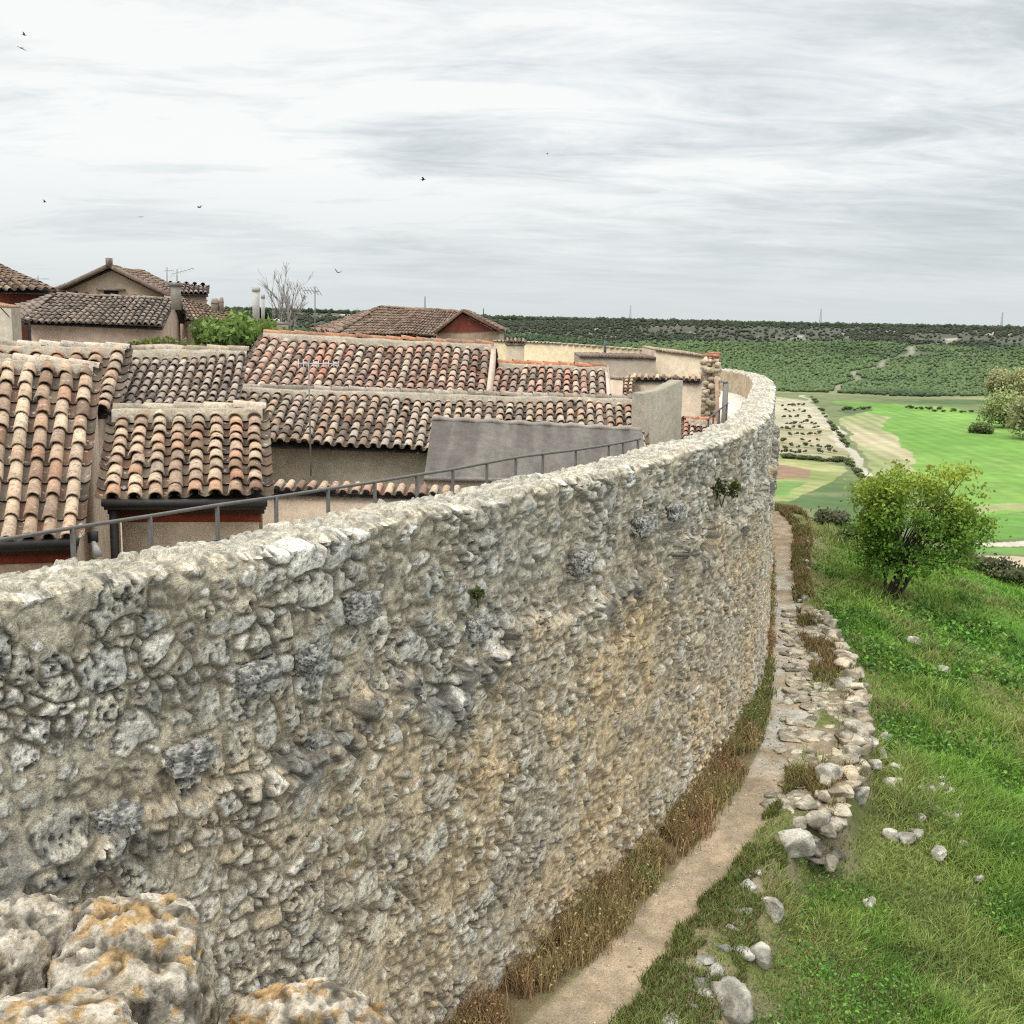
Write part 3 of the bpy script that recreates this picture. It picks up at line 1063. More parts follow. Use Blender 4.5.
# broad leaved weeds in clumps
cx, cy = scatter(4200, 12, 46, 6, 33, 31)
cz, cs, cl_, cY, cq, _ = ground_z(cx, cy)
nn_ = fbm(P3(cx * 0.4, cy * 0.4), 4, 150)
k = (cq > 0.5) & (nn_ > 0.47)
cx, cy, cz, cq = cx[k], cy[k], cz[k], cq[k]
LP, LC, LS = [], [], []
rg = np.random.default_rng(5)
for i in range(len(cx)):
    m_ = rg.integers(25, 60)
    rad = rg.uniform(0.12, 0.36)
    off = rg.normal(size=(m_, 3)) * np.array([rad, rad, rad * 0.5])
    off[:, 2] = np.abs(off[:, 2]) + 0.03
    LP.append(off + np.array([cx[i], cy[i], cz[i]]))
    base_c = [GR_LUSH * 0.9, GR_LUSH * 0.65, C_(0.14, 0.23, 0.05), C_(0.075, 0.17, 0.035)][rg.integers(4)]
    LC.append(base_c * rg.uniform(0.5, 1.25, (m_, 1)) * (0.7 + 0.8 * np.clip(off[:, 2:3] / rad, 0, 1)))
    LS.append(np.full(m_, max(0.04, 0.0022 * math.hypot(cx[i], cy[i]))))
mb = MB()
leaves(mb, np.concatenate(LP), np.concatenate(LS), np.concatenate(LC), 8)
o = mb.build('slope_weeds', MT['grass'])
tag(o, 'broad leaved green weeds growing among the grass of the slope', 'weeds', kind='stuff')

# dry stems along the foot of the wall and the edge of the path
Lr = np.concatenate([RNG.uniform(6.5, 26, 34000), RNG.uniform(26, 64, 13000)])
Yr = curveY(Lr)
lo, hi = path_lr(Yr)
sr = RNG.uniform(0.05, 1, len(Lr)) * (lo + 0.05)
P, Nn = curve(Lr)
clump = fbm(P3(Lr * 0.9, sr * 1.5), 4, 160)
k = (clump > 0.36) & (RNG.uniform(size=len(Lr)) < np.where(Yr < 26, 1.0, 0.5))
sr = np.abs(sr + 0.07 * RNG.normal(size=len(sr)) - 0.08 + 0.35 * (fbm(P3(Lr * 1.3, Lr * 0), 3, 162) - 0.5))
x_, y_ = (P[:, 0] + Nn[:, 0] * sr)[k], (P[:, 1] + Nn[:, 1] * sr)[k]
z_ = ground_z(x_, y_)[0]
tn = fbm(P3(x_ * 0.8, y_ * 0.8), 4, 161)
c = lerp(C_(0.245, 0.150, 0.075), C_(0.275, 0.215, 0.095), sstep(0.36, 0.54, tn))
c = c + (C_(0.13, 0.165, 0.045) - c) * (sstep(0.56, 0.70, tn) * 0.9)[:, None]
c = c * 1.25 * RNG.uniform(0.55, 1.5, (len(x_), 1))
sw = RNG.uniform(size=len(x_)) < 0.25
c[sw] = STRAW * RNG.uniform(0.8, 1.35, (sw.sum(), 1))
hh = RNG.uniform(0.18, 0.62, len(x_)) * np.where(y_ > 26, 0.8, 1.0) * (1.15 - 0.45 * (sr / lo)[k])
mb = MB()
blades(mb, np.stack([x_, y_, z_ - 0.03], 1), hh, np.maximum(0.016, 0.0010 * y_), RNG.uniform(0.1, 0.6, len(x_)), c, seed=22)
n_l = 14000
j = RNG.integers(0, len(x_), n_l)
leaves(mb, np.stack([x_[j] + RNG.normal(size=n_l) * 0.04, y_[j] + RNG.normal(size=n_l) * 0.04, z_[j] + hh[j] * RNG.uniform(0.15, 0.95, n_l)], 1), np.maximum(0.028, 0.0015 * y_[j]), c[j] * 1.1, 23)
o = mb.build('dry_stems', MT['dry'])
tag(o, 'rust brown and olive dry stems along the foot of the wall', 'dry weeds', kind='stuff')

# straw coloured tufts on the outer edge of the path
Lr = np.concatenate([RNG.uniform(6.5, 24, 42000), RNG.uniform(24, 66, 22000)])
Yr = curveY(Lr)
lo, hi = path_lr(Yr)
e = edge_off(Yr)
sr = hi - 0.14 + 0.35 * (fbm(P3(Lr * 2.0, Lr * 0), 3, 172) - 0.5) + RNG.uniform(0, 1, len(Lr)) * (np.maximum(e - hi, 0.2) + 0.4)
P, Nn = curve(Lr)
clump = fbm(P3(Lr * 0.7, sr * 1.2 + 4), 4, 170)
thr = np.interp(Yr, [10, 20, 22, 34, 37, 60], [0.40, 0.44, 0.58, 0.58, 0.40, 0.36])
k = clump > thr
x_, y_ = (P[:, 0] + Nn[:, 0] * sr)[k], (P[:, 1] + Nn[:, 1] * sr)[k]
z_ = ground_z(x_, y_)[0]
tn = fbm(P3(x_ * 0.7 + 8, y_ * 0.7), 4, 171)
c = lerp(C_(0.24, 0.17, 0.07), C_(0.17, 0.155, 0.05), sstep(0.40, 0.6, tn))
gnear = (y_ < 21) & (tn > 0.36)
c[gnear] = C_(0.11, 0.15, 0.035)
ru = RNG.uniform(size=len(x_)) < 0.2
c[ru] = RUST * 1.1
c = c * RNG.uniform(0.6, 1.45, (len(x_), 1))
hh = RNG.uniform(0.08, 0.36, len(x_)) * np.where(gnear, 0.55, 1.0)
mb = MB()
blades(mb, np.stack([x_, y_, z_ - 0.02], 1), hh, np.maximum(0.016, 0.0010 * y_), RNG.uniform(0.2, 0.9, len(x_)), c, seed=24)
o = mb.build('path_edge_tufts', MT['dry'])
tag(o, 'straw and olive tufts between the path and the slope', 'dry grass', kind='stuff')


# ------------------------------------------------------------------ stones
def rock_col(V, seed, light=1.0):
    a = fbm(V * 4 + seed, 4, seed)
    c_ = lerp(C_(0.21, 0.20, 0.175), C_(0.46, 0.44, 0.39), sstep(0.36, 0.60, a))
    return c_ * light


def footing(name, label, L0, L1, n, seed):
    """ruined masonry edge: flat slabs lying across the path with a rubble face on its outer side"""
    rg_ = np.random.default_rng(seed)
    mb_ = MB()
    for i in range(n):
        L = rg_.uniform(L0, L1)
        Y = float(curveY(L))
        e_ = float(edge_off(Y))
        lo_, hi_ = [float(q) for q in path_lr(np.array(Y))]
        face = rg_.uniform() < 0.34
        if face:
            s__ = e_ + rg_.uniform(-0.22, 0.25)
            sz = np.array([rg_.uniform(.3, .75), rg_.uniform(.25, .5), rg_.uniform(.14, .30)])
        else:
            s__ = rg_.uniform(lo_ + (0.75 if Y < 24 else 0.4), e_ + 0.12)
            sz = np.array([rg_.uniform(.25, .75), rg_.uniform(.22, .55), rg_.uniform(.09, .14)])
        p_, n_ = curve(np.array(L))
        xy = p_ + n_ * s__
        zg = float(ground_z([xy[0]], [xy[1]])[0][0])
        lift = -0.035
        if face:
            zg = max(min(zg, -0.12), -1.0) + rg_.uniform(-0.05, 0.30) * (s__ < e_ + 0.2)
            lift = -sz[2] * 0.05
        V_, Fc_ = rock_shape(sz, seed * 100 + i, 3, 0.85, 0.20, 2.0, math.atan2(n_[1], n_[0]) + math.pi / 2 + rg_.uniform(-.5, .5), 0, 8)
        V_[:, 2] += V_[:, 0] * rg_.uniform(-.10, .10)
        warm_ = np.array([1.03, 1.0, 0.93]) if rg_.uniform() < 0.6 else np.array([1.06, 0.97, 0.84])
        mb_.add(V_ + np.array([xy[0], xy[1], zg + lift]), Fc_, rock_col(V_, seed + i, rg_.uniform(0.7, 1.15)) * warm_ * np.array([1.02, 0.98, 0.90]))
    for i in range(46):           # squared corner blocks at the near end
        L = L0 + rg_.uniform(-0.35, 0.5)
        p_, n_ = curve(np.array(L))
        s__ = rg_.uniform(1.95, 3.0)
        xy = p_ + n_ * s__
        sz = np.array([rg_.uniform(.3, .6), rg_.uniform(.3, .5), rg_.uniform(.18, .32)])
        V_, Fc_ = rock_shape(sz, seed * 100 + 700 + i, 3, 0.85, 0.18, 2.0, math.atan2(n_[1], n_[0]) + math.pi / 2 + rg_.uniform(-.4, .4), 0, 8)
        mb_.add(V_ + np.array([xy[0], xy[1], rg_.uniform(-1.0, -0.08)]), Fc_, rock_col(V_, seed + i, rg_.uniform(0.55, 0.95)) * np.array([1.05, 0.98, 0.86]))
    p_, n_ = curve(np.array((L0 + L1) / 2))
    o_ = mb_.build(name, MT['rock'], loc=(p_[0] + n_[0] * 2.3, p_[1] + n_[1] * 2.3, 0))
    return tag(o_, label, 'ruined wall')


def stone_row(label, group, L0, L1, n, seed, s0, s1, smin, smax):
    """separate stones of a broken row"""
    rg_ = np.random.default_rng(seed)
    for i in range(n):
        L = L0 + (L1 - L0) * (i + rg_.uniform(-.4, .4)) / n
        e_ = float(edge_off(float(curveY(L))))
        p_, n_ = curve(np.array(L))
        xy = p_ + n_ * (e_ + rg_.uniform(s0, s1))
        zg = float(ground_z([xy[0]], [xy[1]])[0][0])
        w_ = rg_.uniform(smin, smax)
        sz = np.array([w_, w_ * rg_.uniform(.55, .9), w_ * rg_.uniform(.28, .5)])
        V_, Fc_ = rock_shape(sz, seed * 100 + i, 3, 0.5, 0.22, 1.6, rg_.uniform(0, 6), 0, 7)
        loc = (xy[0], xy[1], zg + sz[2] * 0.08)
        mb_ = MB()
        mb_.add(V_ + np.array(loc), Fc_, rock_col(V_, seed + i, rg_.uniform(0.8, 1.25)))
        tag(mb_.build('rock', MT['rock'], loc=loc), label, 'rock', group)


def L_of_Y(Y):
    m_ = (CL > -2) & (CL < 62)
    return float(np.interp(Y, CV[m_, 1], CL[m_]))


footing('ruined_wall_footing', 'ruined pale stone footing with slabs lying across the narrow middle of the path', L_of_Y(21.6), L_of_Y(36.5), 460, 41)
stone_row('white stone in the broken line along the grassy path edge near the bottom', 'stones lining the near path edge', L_of_Y(13.6), L_of_Y(19.6), 24, 42, -0.35, 0.15, .16, .42)
stone_row('flat grey stone on the outer path edge beyond the ruined footing', 'stones lining the far path edge', L_of_Y(37.5), L_of_Y(52.0), 22, 43, -0.25, 0.2, .25, .6)

ROCKS = [
    (730, 1014, .72, .5, 'large white limestone rock at the bottom beside the end of the path'),
    (826, 782, .75, .6, 'squared pale stone block on the outer corner of the ruined footing'),
    (790, 850, .9, .5, 'flat grey rock beside the path below the ruined footing'),
    (893, 790, .5, .4, None), (902, 765, .5, .35, None), (925, 800, .6, .4, None), (946, 800, .55, .5, None), (950, 825, .5, .35, None),
    (884, 742, .4, .3, None), (872, 770, .45, .3, None), (914, 838, .4, .3, None), (938, 858, .4, .3, None), (905, 842, .5, .3, None), (888, 838, .45, .3, None),
    (868, 908, .35, .2, None), (978, 885, .35, .25, None), (862, 745, .4, .35, None), (858, 800, .5, .4, None), (930, 768, .35, .3, None),
    (915, 645, .5, .38, None), (942, 676, .6, .42, 'lone grey rock on the open grass below the tree'), (984, 660, .45, .3, None), (950, 652, .4, .3, None), (929, 647, .4, .3, None),
    (760, 960, .5, .35, None), (770, 915, .45, .4, None), (905, 710, .35, .25, None), (1004, 868, .35, .22, None),
    (940, 790, .5, .4, None), (958, 812, .45, .4, None), (932, 815, .4, .35, None), (955, 835, .35, .3, None), (880, 760, .5, .4, None), (896, 775, .4, .35, None), (868, 745, .5, .35, None), (920, 822, .3, .25, None), (962, 850, .3, .22, None),
    (735, 875, .16, .10, None), (560, 968, .10, .06, None), (845, 690, .5, .45, None), (852, 715, .5, .4, None),
]


def hit_ground(u, v):
    d_ = ray(u, v)
    t_ = np.arange(9.0, 90, 0.15)
    Pp = EYE + d_ * t_[:, None]
    zg = ground_z(Pp[:, 0], Pp[:, 1])[0]
    k_ = np.argmax(Pp[:, 2] < zg)
    return np.array([Pp[k_, 0], Pp[k_, 1], zg[k_]])


for i, (u, v, wd, ht, lab) in enumerate(ROCKS):
    p = hit_ground(u, v)
    V, Fc = rock_shape((wd, wd * 0.75, ht), 540 + i, 4, 0.5, 0.22, 1.5, random.uniform(0, 6), 0.05, 9)
    mb = MB()
    mb.add(V + p + np.array([0, 0, ht * 0.22]), Fc, rock_col(V, 520 + i, random.uniform(0.9, 1.2)) * np.array([1.02, 0.99, 0.93]))
    o = mb.build('rock', MT['rock'], smooth=False, loc=p)
    if lab is None:
        tag(o, 'pale limestone rock lying loose in the grass of the slope', 'rock', 'loose rocks on the grassy slope')
    else:
        tag(o, lab, 'rock')

rg_p = np.random.default_rng(404)
mb = MB()
for i in range(420):
    L = rg_p.uniform(8.5, 30)
    lo_, hi_ = [float(q) for q in path_lr(np.array(float(curveY(L))))]
    s__ = lo_ + (hi_ - lo_) * (rg_p.beta(0.5, 0.5) if rg_p.uniform() < 0.7 else rg_p.uniform())
    p_, n_ = curve(np.array(L))
    xy = p_ + n_ * s__
    zg = float(ground_z([xy[0]], [xy[1]])[0][0]) - 0.05
    w_ = rg_p.uniform(0.02, 0.065)
    V_, Fc_ = rock_shape((w_, w_ * 0.8, w_ * 0.55), 7000 + i, 2, 0.4, 0.2, 1.6, rg_p.uniform(0, 6), 0, 5)
    mb.add(V_ + np.array([xy[0], xy[1], zg + w_ * 0.1]), Fc_, C_(0.40, 0.35, 0.27) * rg_p.uniform(0.6, 1.3))
o = mb.build('path_gravel', MT['rock'])
tag(o, 'loose gravel and clods strewn on the dirt path', 'gravel', kind='stuff')

# foreground parapet with lichen covered boulders
mb = MB()
V = []
ny, nx = 14, 60
xs = np.linspace(-3.2, -0.36, nx)
for j in range(3):
    pass
prof = [(1.45, 0.0), (1.45, 7.35), (1.5, 7.45), (2.1, 7.45), (2.15, 7.35), (2.25, 0.0)]
for (yy_, zz_) in prof:
    for x in xs:
        V.append((x, yy_ + 0.03 * math.sin(x * 9), zz_ + 0.02 * math.sin(x * 13 + yy_)))
mb.add(np.array(V), grid_faces(len(prof), nx), (0.34, 0.31, 0.25))
nl = len(prof)
mb.add(np.array([(xs[-1], y_, z_) for y_, z_ in prof]), [tuple(range(nl))], (0.34, 0.31, 0.25))
o = mb.build('viewpoint_parapet', MT['masonry'], loc=(-1.8, 1.85, 0))
tag(o, 'rubble parapet under the lichen covered boulders in the lower left corner', 'parapet')
for i, (u, v, yd, sx, sy, sz, rz, lab) in enumerate([
        (130, 1012, 2.0, .33, .42, .42, .25, 'big rounded boulder with orange and white lichen on the parapet'),
        (-4, 1006, 1.92, .25, .40, .36, -.2, 'white crusted boulder at the left edge of the parapet'),
        (28, 1078, 1.70, .36, .3, .22, .1, 'low grey boulder lowest in the left corner of the parapet'),
        (314, 1066, 1.95, .46, .36, .34, -.15, 'pointed boulder with orange lichen cap, right of the big one')]):
    p = at(u, v, yd)
    V, Fc = rock_shape((1, 1, 1), 703 + i * 7, 6, 0.30 if i != 3 else 0.0, 0.13, 1.1, 0, 0.03, 0)
    if i == 3:
        V[:, :2] *= (1 - 0.36 * np.clip(V[:, 2:3] * 2, 0, 1))
    c_, s__ = math.cos(rz), math.sin(rz)
    V = V * np.array([sx, sy, sz])
    V = np.stack([V[:, 0] * c_ - V[:, 1] * s__, V[:, 0] * s__ + V[:, 1] * c_, V[:, 2]], 1)
    n5 = fbm(V * 16, 4, 705 + i) - 0.5
    n6 = fbm(V * 55, 3, 706 + i) - 0.5
    n7 = np.abs(fbm(V * 10 + 3, 4, 708 + i) - 0.5)
    pt_ = sstep(0.56, 0.66, fbm(V * 42, 2, 707 + i))
    V2 = V * (1 + 0.13 * n5 + 0.085 * n6 - 0.05 * pt_ - 0.26 * n7)[:, None]
    V2 = V2 + V * (0.035 * (fbm(V * 120, 2, 709 + i) - 0.5))[:, None]
    cb = lerp(C_(0.20, 0.185, 0.155), C_(0.42, 0.385, 0.315), sstep(0.36, 0.62, fbm(V * 24, 4, 710 + i)))
    lt = V[:, 2] / sz + 0.5 - 0.35 * V[:, 0] / sx          # weights the white and ochre patches to the top and the left
    wh = sstep(0.52, 0.60, fbm(V * 20, 5, 711 + i) + 0.20 * (lt - 0.55))
    oc = sstep(0.59, 0.65, fbm(V * 26 + 5, 5, 712 + i) + (0.16 if i != 3 else 0.26) * (lt - 0.55))
    bk_ = sstep(0.55, 0.62, fbm(V * 34, 4, 713 + i))
    cb = cb + (C_(0.60, 0.58, 0.53) - cb) * (wh * 0.6)[:, None]
    cb = cb + (lerp(C_(0.34, 0.175, 0.04), C_(0.40, 0.29, 0.12), fbm(V * 40, 2, 714 + i)) - cb) * (oc * (0.75 if i != 1 else 0.2))[:, None]
    cb = cb + (C_(0.05, 0.05, 0.045) - cb) * (bk_ * 0.5)[:, None]
    cb = cb * ((1 - 0.6 * pt_) * (0.66 + 0.46 * fbm(V * 70, 3, 715 + i)))[:, None] * np.array([1.08, 1.0, 0.89])
    mb = MB()
    mb.add(V2 + p, Fc, cb)
    o = mb.build('lichen_boulder', MT['boulder'], smooth=False, loc=p)
    tag(o, lab, 'boulder')

# ------------------------------------------------------------------ roofs and houses
PAL_OLD = [(0.54, 0.43, 0.31), (0.47, 0.35, 0.255), (0.43, 0.25, 0.165), (0.36, 0.275, 0.21), (0.60, 0.52, 0.40), (0.30, 0.235, 0.18), (0.46, 0.315, 0.23), (0.50, 0.42, 0.33), (0.48, 0.29, 0.19), (0.55, 0.46, 0.35)]
PAL_OLD = [(a_ * 0.98, b_ * 0.91, c_ * 0.84) for a_, b_, c_ in PAL_OLD]
PAL_GREY = [(0.43, 0.35, 0.28), (0.36, 0.28, 0.225), (0.47, 0.39, 0.31), (0.30, 0.24, 0.195), (0.42, 0.295, 0.225), (0.50, 0.43, 0.35), (0.38, 0.30, 0.24)]
PAL_RED = [(0.46, 0.25, 0.175), (0.50, 0.30, 0.215), (0.43, 0.30, 0.23), (0.38, 0.26, 0.205), (0.52, 0.37, 0.28), (0.45, 0.36, 0.28), (0.47, 0.225, 0.15), (0.34, 0.235, 0.185), (0.56, 0.47, 0.37)]
PAL_FAR = [(0.23, 0.16, 0.115), (0.19, 0.13, 0.10), (0.28, 0.19, 0.13), (0.25, 0.19, 0.15), (0.21, 0.115, 0.075), (0.33, 0.26, 0.19)]
PAL_FARGREY = [(0.23, 0.19, 0.155), (0.19, 0.155, 0.13), (0.28, 0.225, 0.185), (0.25, 0.19, 0.15)]


def tiles_on(mb, quad, ncol, nrow, pal, rg_, segs=6):
    eL, eR, rR, rL = [np.asarray(q, float) for q in quad]
    nrm = np.cross(eR - eL, rL - eL)
    nrm /= np.linalg.norm(nrm)
    if nrm[2] < 0:
        nrm = -nrm
    ph_ = rg_.uniform(0, 6.28, 6)
    wid_ = np.linalg.norm(eR - eL)
    sg_ = 0.035 if nrow > 2 else 0.012

    def S(a, b):
        p_ = (eL * (1 - a) + eR * a) * (1 - b) + (rL * (1 - a) + rR * a) * b
        x_ = a * wid_
        return p_ + nrm * sg_ * (math.sin(x_ * 1.1 + ph_[0]) + 0.7 * math.sin(x_ * 2.7 + 3 * b + ph_[1]) + 0.6 * math.sin(b * 5 + ph_[2]) - 0.6)
    pal = np.array(pal)
    th = np.linspace(0, math.pi, segs + 1)
    # deck
    dk = [q - nrm * (0.05 + sg_ * 2.2) for q in (eL, eR, rR, rL)]
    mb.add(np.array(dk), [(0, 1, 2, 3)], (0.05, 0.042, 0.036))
    for i in range(ncol):
        a = (i + 0.5) / ncol
        tone = rg_.uniform(0.9, 1.1)
        sag = rg_.normal() * 0.006
        colt = pal[rg_.integers(len(pal))]
        for j in range(nrow):
            b0 = (j - 0.10) / nrow
            b1 = min((j + 1.18) / nrow, 1.0)
            ja = rg_.normal() * 0.055 / ncol
            jb = rg_.normal() * 0.05 / nrow
            p0 = S(a + ja, b0 + jb)
            p1 = S(a + ja * 0.3, b1)
            wv0 = (S(a + 0.5 / ncol, max(b0, 0)) - S(a - 0.5 / ncol, max(b0, 0)))
            wv1 = (S(a + 0.5 / ncol, b1) - S(a - 0.5 / ncol, b1))
            w0 = np.linalg.norm(wv0)
            ux0 = wv0 / w0
            ux1 = wv1 / np.linalg.norm(wv1)
            w1 = np.linalg.norm(wv1)
            r0 = w0 * 0.385
            r1 = w1 * 0.305
            c_ = (0.62 * pal[rg_.integers(len(pal))] + 0.38 * colt) * tone * rg_.uniform(0.80, 1.15)
            if rg_.uniform() < 0.08:
                c_ = c_ * 0.55
            lift0 = 0.040 + sag + rg_.uniform(-0.008, 0.012)
            V = []
            for t in th:
                V.append(p0 + ux0 * math.cos(t) * r0 + nrm * (math.sin(t) * r0 * 0.9 + lift0 + 0.02))
            for t in th:
                V.append(p1 + ux1 * math.cos(t) * r1 + nrm * (math.sin(t) * r1 * 0.95 + 0.012))
            for t in th:
                V.append(p0 + ux0 * math.cos(t) * r0 * 0.8 + nrm * (math.sin(t) * r0 * 0.8 + lift0 + 0.012))
            k = segs + 1
            Fc = [(q, q + 1, k + q + 1, k + q) for q in range(segs)] + [(2 * k + q, 2 * k + q + 1, q + 1, q) for q in range(segs)]
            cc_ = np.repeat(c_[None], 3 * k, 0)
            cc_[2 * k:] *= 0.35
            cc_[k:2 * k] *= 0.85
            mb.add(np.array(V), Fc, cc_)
    # channel tiles
    tc_ = np.linspace(-1, 1, 5)
    for i in range(ncol + 1):
        a = i / ncol
        for j in range(nrow):
            b0, b1 = (j - 0.04) / nrow, min((j + 1.1) / nrow, 1.0)
            p0, p1 = S(a, b0), S(a, b1)
            wv = S(min(a + 0.5 / ncol, 1), b0) - S(max(a - 0.5 / ncol, 0), b0)
            w0 = np.linalg.norm(S(1, b0) - S(0, b0)) / ncol
            ux = wv / np.linalg.norm(wv)
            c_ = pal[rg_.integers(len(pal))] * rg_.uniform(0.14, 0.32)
            V = [p0 + ux * t * w0 * 0.36 + nrm * (0.035 * t * t * 1.5 + 0.012) for t in tc_] + [p1 + ux * t * w0 * 0.32 + nrm * (0.05 * t * t - 0.02) for t in tc_]
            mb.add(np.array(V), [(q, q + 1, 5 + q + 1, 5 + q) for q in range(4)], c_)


def ridge_cap(parent, p0, p1, col, r=0.11, mortar=0.0, seed=1, name='ridge'):
    """half round cap tiles bedded on a lumpy mortar bank"""
    rg_ = np.random.default_rng(seed)
    p0, p1 = np.asarray(p0, float), np.asarray(p1, float)
    Ld = np.linalg.norm(p1 - p0)
    ux = (p1 - p0) / Ld
    side = np.array([-ux[1], ux[0], 0])
    side /= np.linalg.norm(side)
    mb = MB()
    if mortar > 0:
        n_ = max(8, int(Ld / 0.12))
        prof_ = [(-0.26, -0.13), (-0.22, 0.04), (-0.12, mortar), (0.1, mortar + 0.02), (0.22, 0.03), (0.28, -0.14)]
        V = []
        for (s__, h__) in prof_:
            for k in range(n_):
                q = p0 + ux * Ld * k / (n_ - 1)
                nz = fbm(np.array([q * 3.0 + s__]), 3, seed)[0] - 0.5
                V.append(q + side * (s__ + nz * 0.10) + np.array([0, 0, h__ + nz * 0.10]))
        mb.add(np.array(V), grid_faces(len(prof_), n_), (0.33, 0.29, 0.225))
        mo_ = mb.build(name + '_mortar', MT['mortar'], parent, smooth=True)
        mb = MB()
    n_ = max(2, int(Ld / 0.36))
    th = np.linspace(-0.1, math.pi + 0.1, 8)
    for k in range(n_):
        a0 = p0 + ux * Ld * k / n_ + np.array([0, 0, mortar + 0.012 + rg_.normal() * 0.012]) + side * rg_.normal() * 0.014
        a1 = p0 + ux * Ld * (k + 1.12) / n_ + np.array([0, 0, mortar - 0.008]) + side * rg_.normal() * 0.014
        c_ = np.array(col) * rg_.uniform(0.55, 1.1) * np.array([1, rg_.uniform(0.93, 1.0), rg_.uniform(0.88, 1.0)])
        V = [a0 + side * math.cos(t) * r + np.array([0, 0, math.sin(t) * r * 0.8]) for t in th] + [a1 + side * math.cos(t) * r * 0.85 + np.array([0, 0, math.sin(t) * r * 0.68]) for t in th]
        mb.add(np.array(V), [(q, q + 1, 8 + q + 1, 8 + q) for q in range(7)], c_)
    return mb.build(name, MT['tile'], parent)


def roof_quad(eL, eR, rL, rR, pitch):
    """eave corners (u,v,Y); ridge corners (u,v) lie on the plane through the eave with this pitch"""
    a = at(*eL)
    b = at(*eR)
    h = b - a
    hx = np.array([h[0], h[1], 0])
    hx /= np.linalg.norm(hx)
    upd = np.array([-hx[1], hx[0], 0]) * math.cos(pitch) + np.array([0, 0, math.sin(pitch)])
    n = np.cross(h, upd)

    def hit(u, v):
        d_ = ray(u, v)
        return EYE + d_ * (np.dot(a - EYE, n) / np.dot(d_, n))
    return a, b, hit(*rR), hit(*rL)


Z_TOWN = 3.0


def wall_body(parent, quad, back, zb, col, inset=(0.3, 0.25, 0.25), name='wall', drop=0.10):
    """walls under a roof plane; back>0 adds the far half under a second slope"""
    eL, eR, rR, rL = quad
    up_ = (rL - eL) * np.array([1, 1, 0])
    up_ /= np.linalg.norm(up_)
    ac = (eR - eL) * np.array([1, 1, 0])
    ac /= np.linalg.norm(ac)
    slope = (rL[2] - eL[2]) / max(1e-6, np.linalg.norm((rL - eL)[:2]))
    dz = np.array([0, 0, drop])
    f_in, l_in, r_in = inset
    A = eL + up_ * f_in + ac * l_in + np.array([0, 0, slope * f_in]) - dz
    B = eR + up_ * f_in - ac * r_in + np.array([0, 0, slope * f_in]) - dz
    Cc = rR - ac * r_in - dz
    D = rL + ac * l_in - dz
    tops = [A, B, Cc, D]
    fl = lambda p: np.array([p[0], p[1], zb])
    mb = MB()
    if back > 0:
        E_ = Cc + (Cc - B) * np.array([1, 1, -1]) * back
        G = D + (D - A) * np.array([1, 1, -1]) * back
        V = [A, B, Cc, E_, G, D] + [fl(q) for q in (A, B, Cc, E_, G, D)]
        Fc = [(6, 7, 1, 0), (7, 8, 2, 1), (8, 9, 3, 2), (9, 10, 4, 3), (10, 11, 5, 4), (11, 6, 0, 5)]
    else:
        V = tops + [fl(q) for q in tops]
        Fc = [(4, 5, 1, 0), (5, 6, 2, 1), (6, 7, 3, 2), (7, 4, 0, 3)]
    mb.add(np.array(V), Fc, col)
    return mb.build(name, MT['plaster'], parent), tops


def house(name, label, cat, eL, eR, rL, rR, pitch, ncol, nrow, pal, wcol, back=0.0, zb=Z_TOWN, inset=(0.3, 0.25, 0.25), seed=1, cap=None, capm=0.0, segs=6, capr=0.11, group=None):
    q = roof_quad(eL, eR, rL, rR, math.radians(pitch))
    c0 = sum(q) / 4
    root = thing(name, label, cat, (c0[0], c0[1], zb), group)
    rg_ = np.random.default_rng(seed)
    body, tops = wall_body(root, q, back, zb, wcol, inset)
    mb = MB()
    tiles_on(mb, q, ncol, nrow, pal, rg_, segs)
    if back > 0:
        a, b, c, d = q
        e2 = c + (c - b) * np.array([1, 1, -1]) * back
        g2_ = d + (d - a) * np.array([1, 1, -1]) * back
        tiles_on(mb, (e2, g2_, d, c), max(3, ncol // 2), max(2, int(nrow * back / 2)), pal, rg_, 4)
    rf = mb.build('roof', MT['tile'], root)
    if cap is not None:
        rc = ridge_cap(root, q[3], q[2], cap, capr, capm, seed)
        if capm > 0:
            for ch in list(root.children):
                if ch.name.startswith('ridge'):
                    ch.parent = rf
        else:
            rc.parent = rf
    return root, q, body


def plain(parent, name, pts, thick, col, mat, cut=None):
    """slab: polygon pts (3D, planar) thickened along -normal"""
    pts = np.array(pts, float)
    n = np.cross(pts[1] - pts[0], pts[2] - pts[0])
    n /= np.linalg.norm(n)
    k = len(pts)
    V = np.concatenate([pts, pts - n * thick])
    Fc = [tuple(range(k)), tuple(range(2 * k - 1, k - 1, -1))] + [(i, i + k, (i + 1) % k + k, (i + 1) % k) for i in range(k)]
    mb = MB()
    mb.add(V, Fc, col)
    return mb.build(name, mat, parent)


CREAM = (0.52, 0.42, 0.315)
PINK = (0.47, 0.365, 0.29)
GREYW = (0.33, 0.29, 0.235)
# --- nearest house on the left
h1, q1, b1 = house('tiled_house', 'nearest tiled house at the left edge with mixed cream and terracotta tiles', 'house',
                   (-62, 541, 13.2), (78, 537, 13.6), (-40, 357), (97, 370), 25, 7, 11, PAL_OLD, CREAM, 0.0, inset=(0.45, 0.2, 0.02), seed=3, cap=(0.43, 0.36, 0.28), capm=0.05)
# --- second house
h2, q2, b2 = house('tiled_house', 'small tiled house behind the railing with eight tile columns and a mortared ridge', 'house',
                   (102, 498, 14.6), (267, 498, 14.9), (114, 413), (263, 411), 25, 8, 9, PAL_OLD, CREAM, 0.0, inset=(0.40, 0.2, 0.1), seed=4, cap=(0.43, 0.36, 0.28), capm=0.06)


